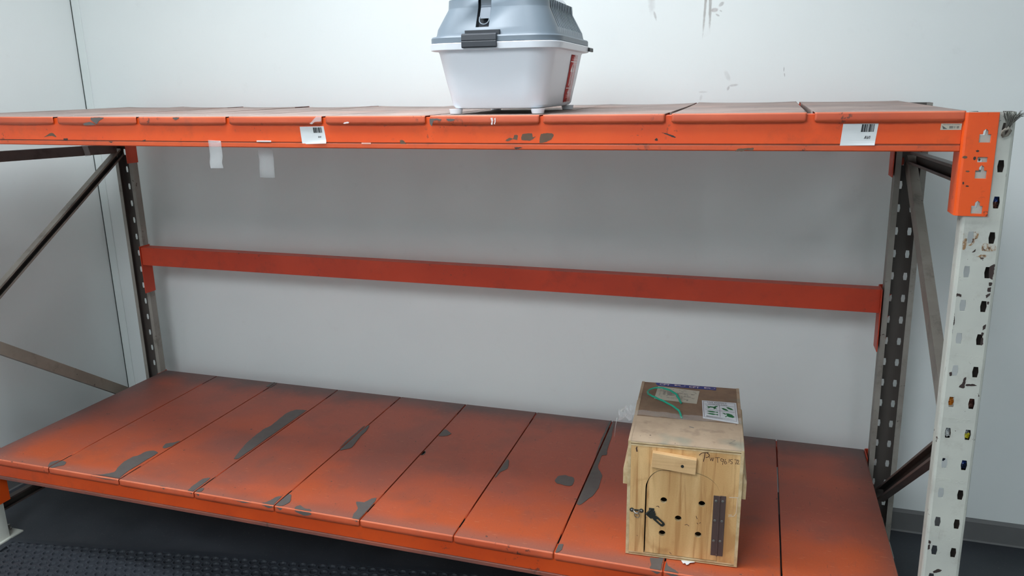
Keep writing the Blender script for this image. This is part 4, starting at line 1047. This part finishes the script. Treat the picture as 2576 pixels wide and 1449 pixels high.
# blue airport tape along the back edge of the lid
zb = BHt - .0015
m = MB(); Q = [(.042, BD - .0012), (.228, BD - .004), (.227, .405), (.052, .408), (.046, .415)]
m.add([(x, y, zb + .0006) for x, y in Q], [tuple(range(len(Q)))])
bt_ = m.build('airport_tape', BLUE, cr, solid=.0004, soff=0); bt_['label'] = 'blue tape printed CPT in white'
m = MB()
for x0, y0 in ((.0555, .4125), (.1455, .4095)):
    text(m, 'CPT', .0190, lambda a, b, c: (x0 + a * 0.92, y0 + b, zb + .0012), 0, .0004)
    xs, ys = x0 + .046, y0 + .0025
    m.add([(xs, ys, zb + .0012), (xs + .007, ys, zb + .0012), (xs + .007, ys + .009, zb + .0012), (xs, ys + .009, zb + .0012)], [(0, 1, 2, 3)])
    stroke(m, [(xs + .009, ys + .001), (xs + .018, ys + .003)], .0012, lambda a, b: (a, b, zb + .0012)); stroke(m, [(xs + .009, ys + .007), (xs + .018, ys + .0065)], .0012, lambda a, b: (a, b, zb + .0012))
    stroke(m, smoothl([(xs + .016, ys - .002), (xs + .027, ys - .0015), (xs + .033, ys + .004), (xs + .030, ys + .008)]), .0009, lambda a, b: (a, b, zb + .0012))
m.build('print', PRINT_W, bt_, recalc=False)
# address label
Q = [(.0525, .4025), (.178, .3865), (.1715, .2860), (.0465, .2960)]
def bil(u, v, c): 
    x = (Q[0][0] * (1 - u) + Q[1][0] * u) * (1 - v) + (Q[3][0] * (1 - u) + Q[2][0] * u) * v
    y = (Q[0][1] * (1 - u) + Q[1][1] * u) * (1 - v) + (Q[3][1] * (1 - u) + Q[2][1] * u) * v
    return (x, y, zb + c)
m = MB(); N = 8; m.add([bil(i / N, j / N, .0006 + (.002 * max(0, j / N - .7) if i < 5 else 0)) for j in range(N + 1) for i in range(N + 1)], [(j * (N + 1) + i, j * (N + 1) + i + 1, (j + 1) * (N + 1) + i + 1, (j + 1) * (N + 1) + i) for j in range(N) for i in range(N)])
al = m.build('address_label', PAPER_C, cr, solid=.0003, soff=0); al['label'] = 'cream paper waybill label with faded print'
m = MB(); rn = random.Random(11)
for v in (.14, .24, .36, .46, .56, .66, .78):
    u = .08
    while u < .92:
        w = rn.uniform(.02, .10)
        if rn.random() < .62: m.add([bil(u, v, .0022), bil(min(u + w, .95), v, .0022), bil(min(u + w, .95), v + .035, .0022), bil(u, v + .035, .0022)], [(0, 1, 2, 3)])
        u += w + .025
for u, v, w, h in ((.17, .40, .05, .22), (.28, .42, .10, .20), (.49, .40, .05, .24), (.75, .80, .04, .10)): m.add([bil(u, v, .0023), bil(u + w, v, .0023), bil(u + w, v + h, .0023), bil(u, v + h, .0023)], [(0, 1, 2, 3)])
m.build('print', plain('pale_grey_ink', (160, 156, 146), .6), al, recalc=False)
# live animals label
Q2 = [(.186, .3160), (.2845, .3160), (.2865, .1680), (.1905, .1870)]
def bg(u, v, c=.0006):
    x = (Q2[0][0] * (1 - u) + Q2[1][0] * u) * (1 - v) + (Q2[3][0] * (1 - u) + Q2[2][0] * u) * v
    y = (Q2[0][1] * (1 - u) + Q2[1][1] * u) * (1 - v) + (Q2[3][1] * (1 - u) + Q2[2][1] * u) * v
    return (x, y, zb + c + max(0, .168 - y) * .0)
m = MB(); m.add([bg(0, 0), bg(1, 0), bg(1, 1), bg(0, 1)], [(0, 1, 2, 3)])
ll = m.build('animal_label', plain('white_animal_label', (226, 230, 234), .4, var=.03), cr, solid=.0004, soff=0); ll['label'] = 'white live animals label with green animal pictures'
m = MB(); gz = .0014
gb = lambda u, v: bg(u, v, gz)
def line(u0, v0, u1, v1, w=.008, mi=1): 
    d = Vector((u1 - u0, v1 - v0)).normalized(); n = Vector((-d.y, d.x)) * w / 2
    m.add([gb(u0 + n.x, v0 + n.y), gb(u1 + n.x, v1 + n.y), gb(u1 - n.x, v1 - n.y), gb(u0 - n.x, v0 - n.y)], [(0, 1, 2, 3)], mi)
for a in ((.04, .05, .95, .05), (.04, .05, .04, .92), (.95, .05, .95, .92), (.04, .92, .95, .92), (.50, .22, .50, .82), (.08, .50, .92, .50), (.08, .22, .92, .22)): line(*a)
text(m, 'LIVE ANIMALS', .085, lambda a, b, c: gb(.16 + a * 1.05, .125 - b), 1); text(m, 'LEWENDE DIERE', .062, lambda a, b, c: gb(.18 + a * 1.2, .200 - b * 1.0), 1)
def blob(P_): m.add([gb(u, v) for u, v in P_], [tuple(range(len(P_)))], 0)
blob([(.12, .40), (.17, .34), (.24, .31), (.34, .32), (.38, .27), (.46, .26), (.44, .30), (.40, .34), (.38, .40), (.34, .46), (.32, .38), (.24, .37), (.17, .44), (.15, .47), (.18, .38)])
blob([(.09, .26), (.20, .33), (.18, .35)]); blob([(.36, .36), (.43, .42), (.41, .43), (.35, .40)])
for cu, cv, s in ((.66, .40, 1), (.80, .33, 1)): blob([(cu - .11 * s, cv - .05), (cu - .04, cv - .06), (cu + .05, cv - .01), (cu + .10, cv + .06), (cu + .02, cv + .06), (cu - .06, cv + .02)])
for cv in (.60, .72): blob([(.12, cv - .01), (.20, cv - .035), (.30, cv - .04), (.38, cv - .015), (.44, cv - .035), (.44, cv + .035), (.38, cv + .01), (.30, cv + .035), (.20, cv + .03)])
blob([(.60 + .10, .66 + .00), (.66, .60), (.74, .585), (.84, .62), (.91, .72), (.86, .77), (.76, .76), (.68, .72)]); blob([(.56, .59), (.62, .585), (.68, .64), (.64, .66)]); blob([(.66, .73), (.70, .74), (.66, .79), (.63, .77)])
for i in range(5): line(.10, .845 + i * .013, .10 + random.Random(i).uniform(.35, .8), .845 + i * .013, .005)
m.build('print', [INK_GREEN, INK], ll, recalc=False)
# green string loop
SP = [(.127, .270, .002), (.118, .292, .012), (.106, .313, .020), (.076, .335, .024), (.050, .340, .022), (.030, .326, .018), (.027, .308, .016), (.034, .288, .018), (.055, .264, .020), (.091, .233, .018), (.122, .203, .010), (.130, .178, .002), (.133, .168, .0015)]
def cat3(P_, n=5):
    o = []
    for i in range(len(P_) - 1):
        p0, p1, p2, p3 = P_[max(i - 1, 0)], P_[i], P_[i + 1], P_[min(i + 2, len(P_) - 1)]
        for k in range(n):
            t = k / n; o.append(tuple(.5 * (2 * b + (c - a) * t + (2 * a - 5 * b + 4 * c - d) * t * t + (3 * b - a - 3 * c + d) * t ** 3) for a, b, c, d in zip(p0, p1, p2, p3)))
    return o + [P_[-1]]
C3 = cat3(SP); m = MB()
for ph in (0, 2.1, 4.2):
    m.tube([(x + .0014 * math.cos(i * .55 + ph), y + .0014 * math.sin(i * .55 + ph), zb + .0035 + z * .75 + .0010 * math.sin(i * .55 + ph + 1)) for i, (x, y, z) in enumerate(C3)], .0016, 6)
m.build('string_loop', GREENSTR, cr, smooth='all')['label'] = 'twisted green plastic string loop'
# torn clear film across the lid, crumpled over the left edge
m = MB(); rn = random.Random(21); NU, NV = 34, 7
for j in range(NV):
    for i in range(NU):
        u, v = i / (NU - 1), j / (NV - 1)
        x = -.006 + .300 * u; y = .158 + .034 * v + .004 * math.sin(u * 9) + rn.uniform(-.001, .001)
        z = BHt + .0015 + .0025 * abs(math.sin(v * 3 + u * 14)) + rn.uniform(0, .0018)
        m.v.append((x, y, z))
for j in range(NV - 1):
    for i in range(NU - 1): m.f.append((j * NU + i, j * NU + i + 1, (j + 1) * NU + i + 1, (j + 1) * NU + i)); m.mi.append(0)
b0 = len(m.v); NU2, NV2 = 9, 10
for j in range(NV2):
    for i in range(NU2):
        u, v = i / (NU2 - 1), j / (NV2 - 1)
        x = -.004 - .042 * u + rn.uniform(-.004, .004); y = .118 + .115 * v * (1 - .25 * u) + .03 * u + rn.uniform(-.004, .004)
        z = BHt + .004 - .012 * u * u + .010 * math.sin(v * 8 + u * 4) * u + rn.uniform(-.003, .004)
        m.v.append((x, y, z))
for j in range(NV2 - 1):
    for i in range(NU2 - 1):
        if i > 4 and (3 < j < 6): continue
        m.f.append((b0 + j * NU2 + i, b0 + j * NU2 + i + 1, b0 + (j + 1) * NU2 + i + 1, b0 + (j + 1) * NU2 + i)); m.mi.append(0)
m.tube([(-.047, .150, BHt - .006), (-.050, .140, BHt - .030), (-.0515, .137, BHt - .060)], [.0012, .0008, .0004], 4)
fo = m.build('plastic_film', FILM, cr, recalc=False); fo['label'] = 'torn clear plastic film across the lid'
# bit of clear tape on the right of the front
m = MB(); T_ = [(.262, .204), (.292, .206)]
stroke(m, [(.266, .2045), (.288, .2065)], .0010, FF); stroke(m, [(.286, .2060), (.2850, .160), (.280, .1515), (.266, .1485)], .0006, FF); stroke(m, [(.267, .1530), (.274, .1540)], .0010, FF)
m.build('tape_edge', clear('tape_shine', .55, (.93, .88, .78, 1), .2), cr, recalc=False)

# ------------------------------------------------------------------ scrap of paper under the front of the crate
m = MB(); pts = [(0, .012, .0006), (.034, .013, .0008), (.0345, .004, .004), (.022, .001, .003), (.019, -.006, .0035), (.013, -.0095, .002), (.009, -.004, .004), (.004, -.005, .0025), (-.001, .006, .003)]
m.add([(x, y, z) for x, y, z in pts] + [(.014, .003, .0045)], [(k, (k + 1) % 9, 9) for k in range(9)])
o = m.build('paper_scrap', PAPER, None, solid=.0003, soff=0); o.location = (2.468, .048, ZL + .0014); o.rotation_euler = (0, 0, .1)
tag(o, 'torn scrap of white paper poking out under the crate door', 'paper')
